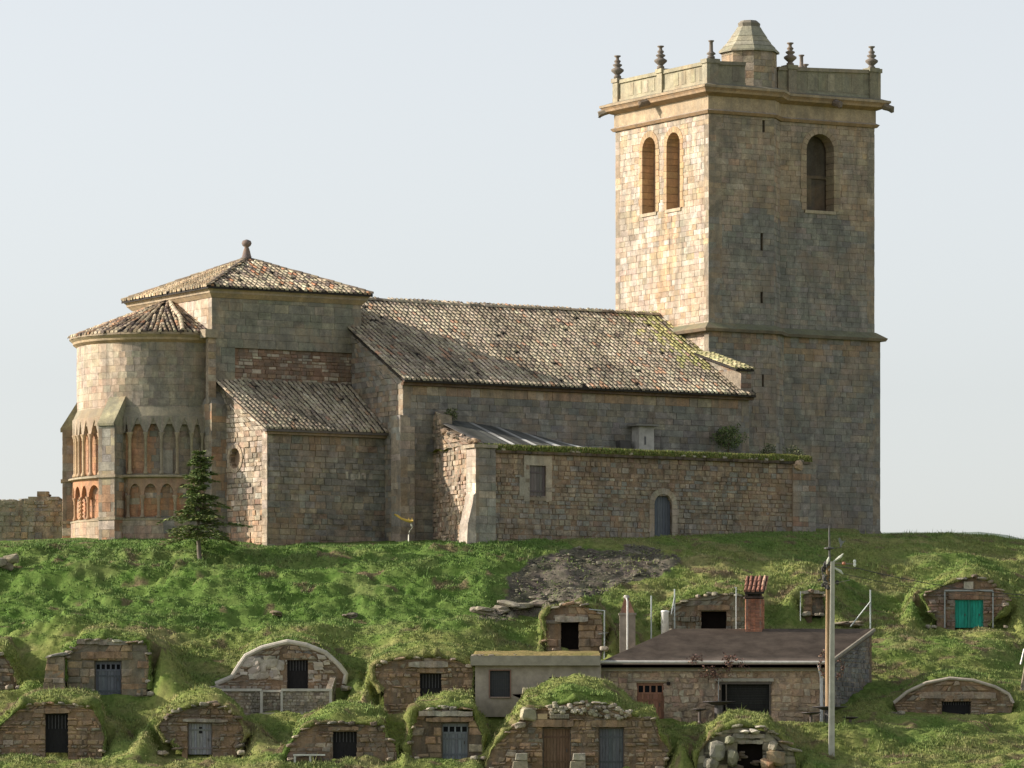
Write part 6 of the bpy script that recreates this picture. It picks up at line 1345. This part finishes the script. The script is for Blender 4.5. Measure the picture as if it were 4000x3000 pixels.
rockthing(1375, 2415, .6, .25, (.24, .21, .18), 'lone greyish rock sticking out of the green slope above the white-slab cellar', group=None); rockthing(1080, 2405, .6, .22, (.2, .16, .11), 'small brown bare rock above the terraced cellar', group=None); rockthing(25, 2222, 1.0, .7, (.26, .23, .18), 'brown boulder on the grassy terrace at the left edge', group=None); rockthing(3330, 2445, 1.6, .22, (.25, .2, .15), 'flat earthy slab beside the brace of the corner post', group=None)
Yr = 262.0
Q1 = gpt(3990, 2700); m = MB(); masonry(m, lambda a, z, d: (Q1.x + a, Q1.y - d, z), [(-.1, Q1.z - .3), (1.6, Q1.z - .3), (1.6, Q1.z + 1.5), (.2, Q1.z + 1.4)], PALS['grey'], ch=(.15, .28), bl=(.2, .5), jd=.04, jt=.02, back=.4); rr = empty('cellar_wall', tuple(Q1), 'piece of grey cellar wall cut by the right edge of the photo', 'wall'); m.build('masonry', 'lichen', rr)
m = MB(); m.tube([Q1 + Vector((-.05, -.2, 1.2)), Q1 + Vector((.12, -.1, 1.9))], .045, (.3, .3, .28), 9); m.build('pipe', 'metal', rr)

# scree stones: nobody could count them
iS = np.nonzero(SM)[0]; sc = MB()
for i in rng.choice(iS, size=min(1500, len(iS)), replace=False):
    s_ = random.uniform(.03, .10) * (2.4 if random.random() < .06 else 1)
    sc.rock((fx[i] + random.uniform(-.1, .1), fy[i] + random.uniform(-.1, .1), fz[i] + s_ * .1), (s_ * 1.6, s_, s_ * .6), jit(random.choice([(.10, .09, .075), (.15, .138, .115), (.07, .065, .055), (.2, .185, .155)]), .2))
sc.build('scree', 'lichen', None, 'loose dark scree and stones on the bare slope below the annex', 'scree', kind='stuff')

# grass
def footprint(X, Y):
    bad = np.zeros(X.shape, bool)
    for c in CELLS:
        bad |= (X > c['x0'] - .05) & (X < c['x1'] + .05) & (Y > c['Y'] - .35) & (Y < c['Y'] + .62)
        if c['key'] == 'terrace': bad |= (X > c['x0'] - .1) & (X < c['x1'] + .1) & (Y > c['Y'] - 2.0) & (Y < c['Y'] + .6)
    bad |= (X > xl - .3) & (X < xr + .3 + (Y - Y1) * .5) & (Y > Y1 - .6) & (Y < Y1 + DEP + .1)
    x0_, x1_ = (1840 - CXP) / FPX * HC_Y, (2350 - CXP) / FPX * HC_Y
    bad |= (X > x0_) & (X < x1_) & (Y > HC_Y - .35) & (Y < HC_Y + 3.6)
    return bad
NG = 420000
gxr = rng.uniform(-27.5, 28.5, NG); gyr = 249 + (290 - 249) * rng.random(NG)
keep = (np.abs(gxr) < gyr * .092 + .3) & (gyr < crest(gxr) + 4); gxr, gyr = gxr[keep], gyr[keep]
keep = ~footprint(gxr, gyr); gxr, gyr = gxr[keep], gyr[keep]
cl = fbm(gxr * .7, gyr * .9, 3, 70); keep = rng.random(len(gxr)) < np.clip(.62 + cl * 1.1, .15, 1); gxr, gyr = gxr[keep], gyr[keep]
gzr = hterr(gxr, gyr)
keep = ~scree_mask(gxr, gyr, gzr) | (rng.random(len(gxr)) < .16); gxr, gyr, gzr = gxr[keep], gyr[keep], gzr[keep]
# none on near-vertical faces
sl_ = np.abs(hterr(gxr, gyr + .15) - gzr) < .22; gxr, gyr, gzr = gxr[sl_], gyr[sl_], gzr[sl_]
n = len(gxr); gc = grass_colour(gxr, gyr, gzr) * (1 + rng.uniform(-.2, .25, n))[:, None] * (1 + rng.uniform(-.08, .08, (n, 3)))
tall = np.where(rng.random(n) < .02, rng.uniform(1.8, 3.2, n), 1.0)
hgt = tall * (.035 + .075 * np.clip(.5 + fbm(gxr * .5, gyr * .7, 3, 71), 0, 1)) * rng.uniform(.6, 1.5, n)
V = []; Cc = []
for k in range(3):
    an = rng.uniform(0, 2 * np.pi, n); w_ = rng.uniform(.015, .035, n); ox, oy = rng.normal(0, .04, n), rng.normal(0, .04, n); lx, ly = rng.normal(0, .35, n) * hgt, rng.normal(0, .35, n) * hgt
    a = np.stack([gxr + ox - np.cos(an) * w_, gyr + oy - np.sin(an) * w_, gzr - .03], 1); b = np.stack([gxr + ox + np.cos(an) * w_, gyr + oy + np.sin(an) * w_, gzr - .03], 1)
    t = np.stack([gxr + ox + lx, gyr + oy + ly, gzr + hgt * (1 - .2 * k)], 1); V.append(np.stack([a, b, t], 1)); Cc.append(np.repeat(gc[:, None, :], 3, 1))
V = np.concatenate(V).reshape(-1, 3); Cc = np.concatenate(Cc).reshape(-1, 3); nt_ = len(V) // 3
me = bpy.data.meshes.new('grass'); me.vertices.add(len(V)); me.vertices.foreach_set('co', V.astype(np.float32).ravel()); me.loops.add(len(V)); me.loops.foreach_set('vertex_index', np.arange(len(V), dtype=np.int32))
me.polygons.add(nt_); me.polygons.foreach_set('loop_start', np.arange(0, len(V), 3, dtype=np.int32)); me.update(calc_edges=True)
ca = me.color_attributes.new('Col', 'FLOAT_COLOR', 'POINT'); cc = np.ones((len(V), 4), np.float32); cc[:, :3] = Cc; ca.data.foreach_set('color', cc.ravel())
me.materials.append(M['leaf']); o = bpy.data.objects.new('grass', me); C.objects.link(o); tag(o, 'short rough meadow grass covering the hillside and the turf mounds', 'grass', kind='stuff')
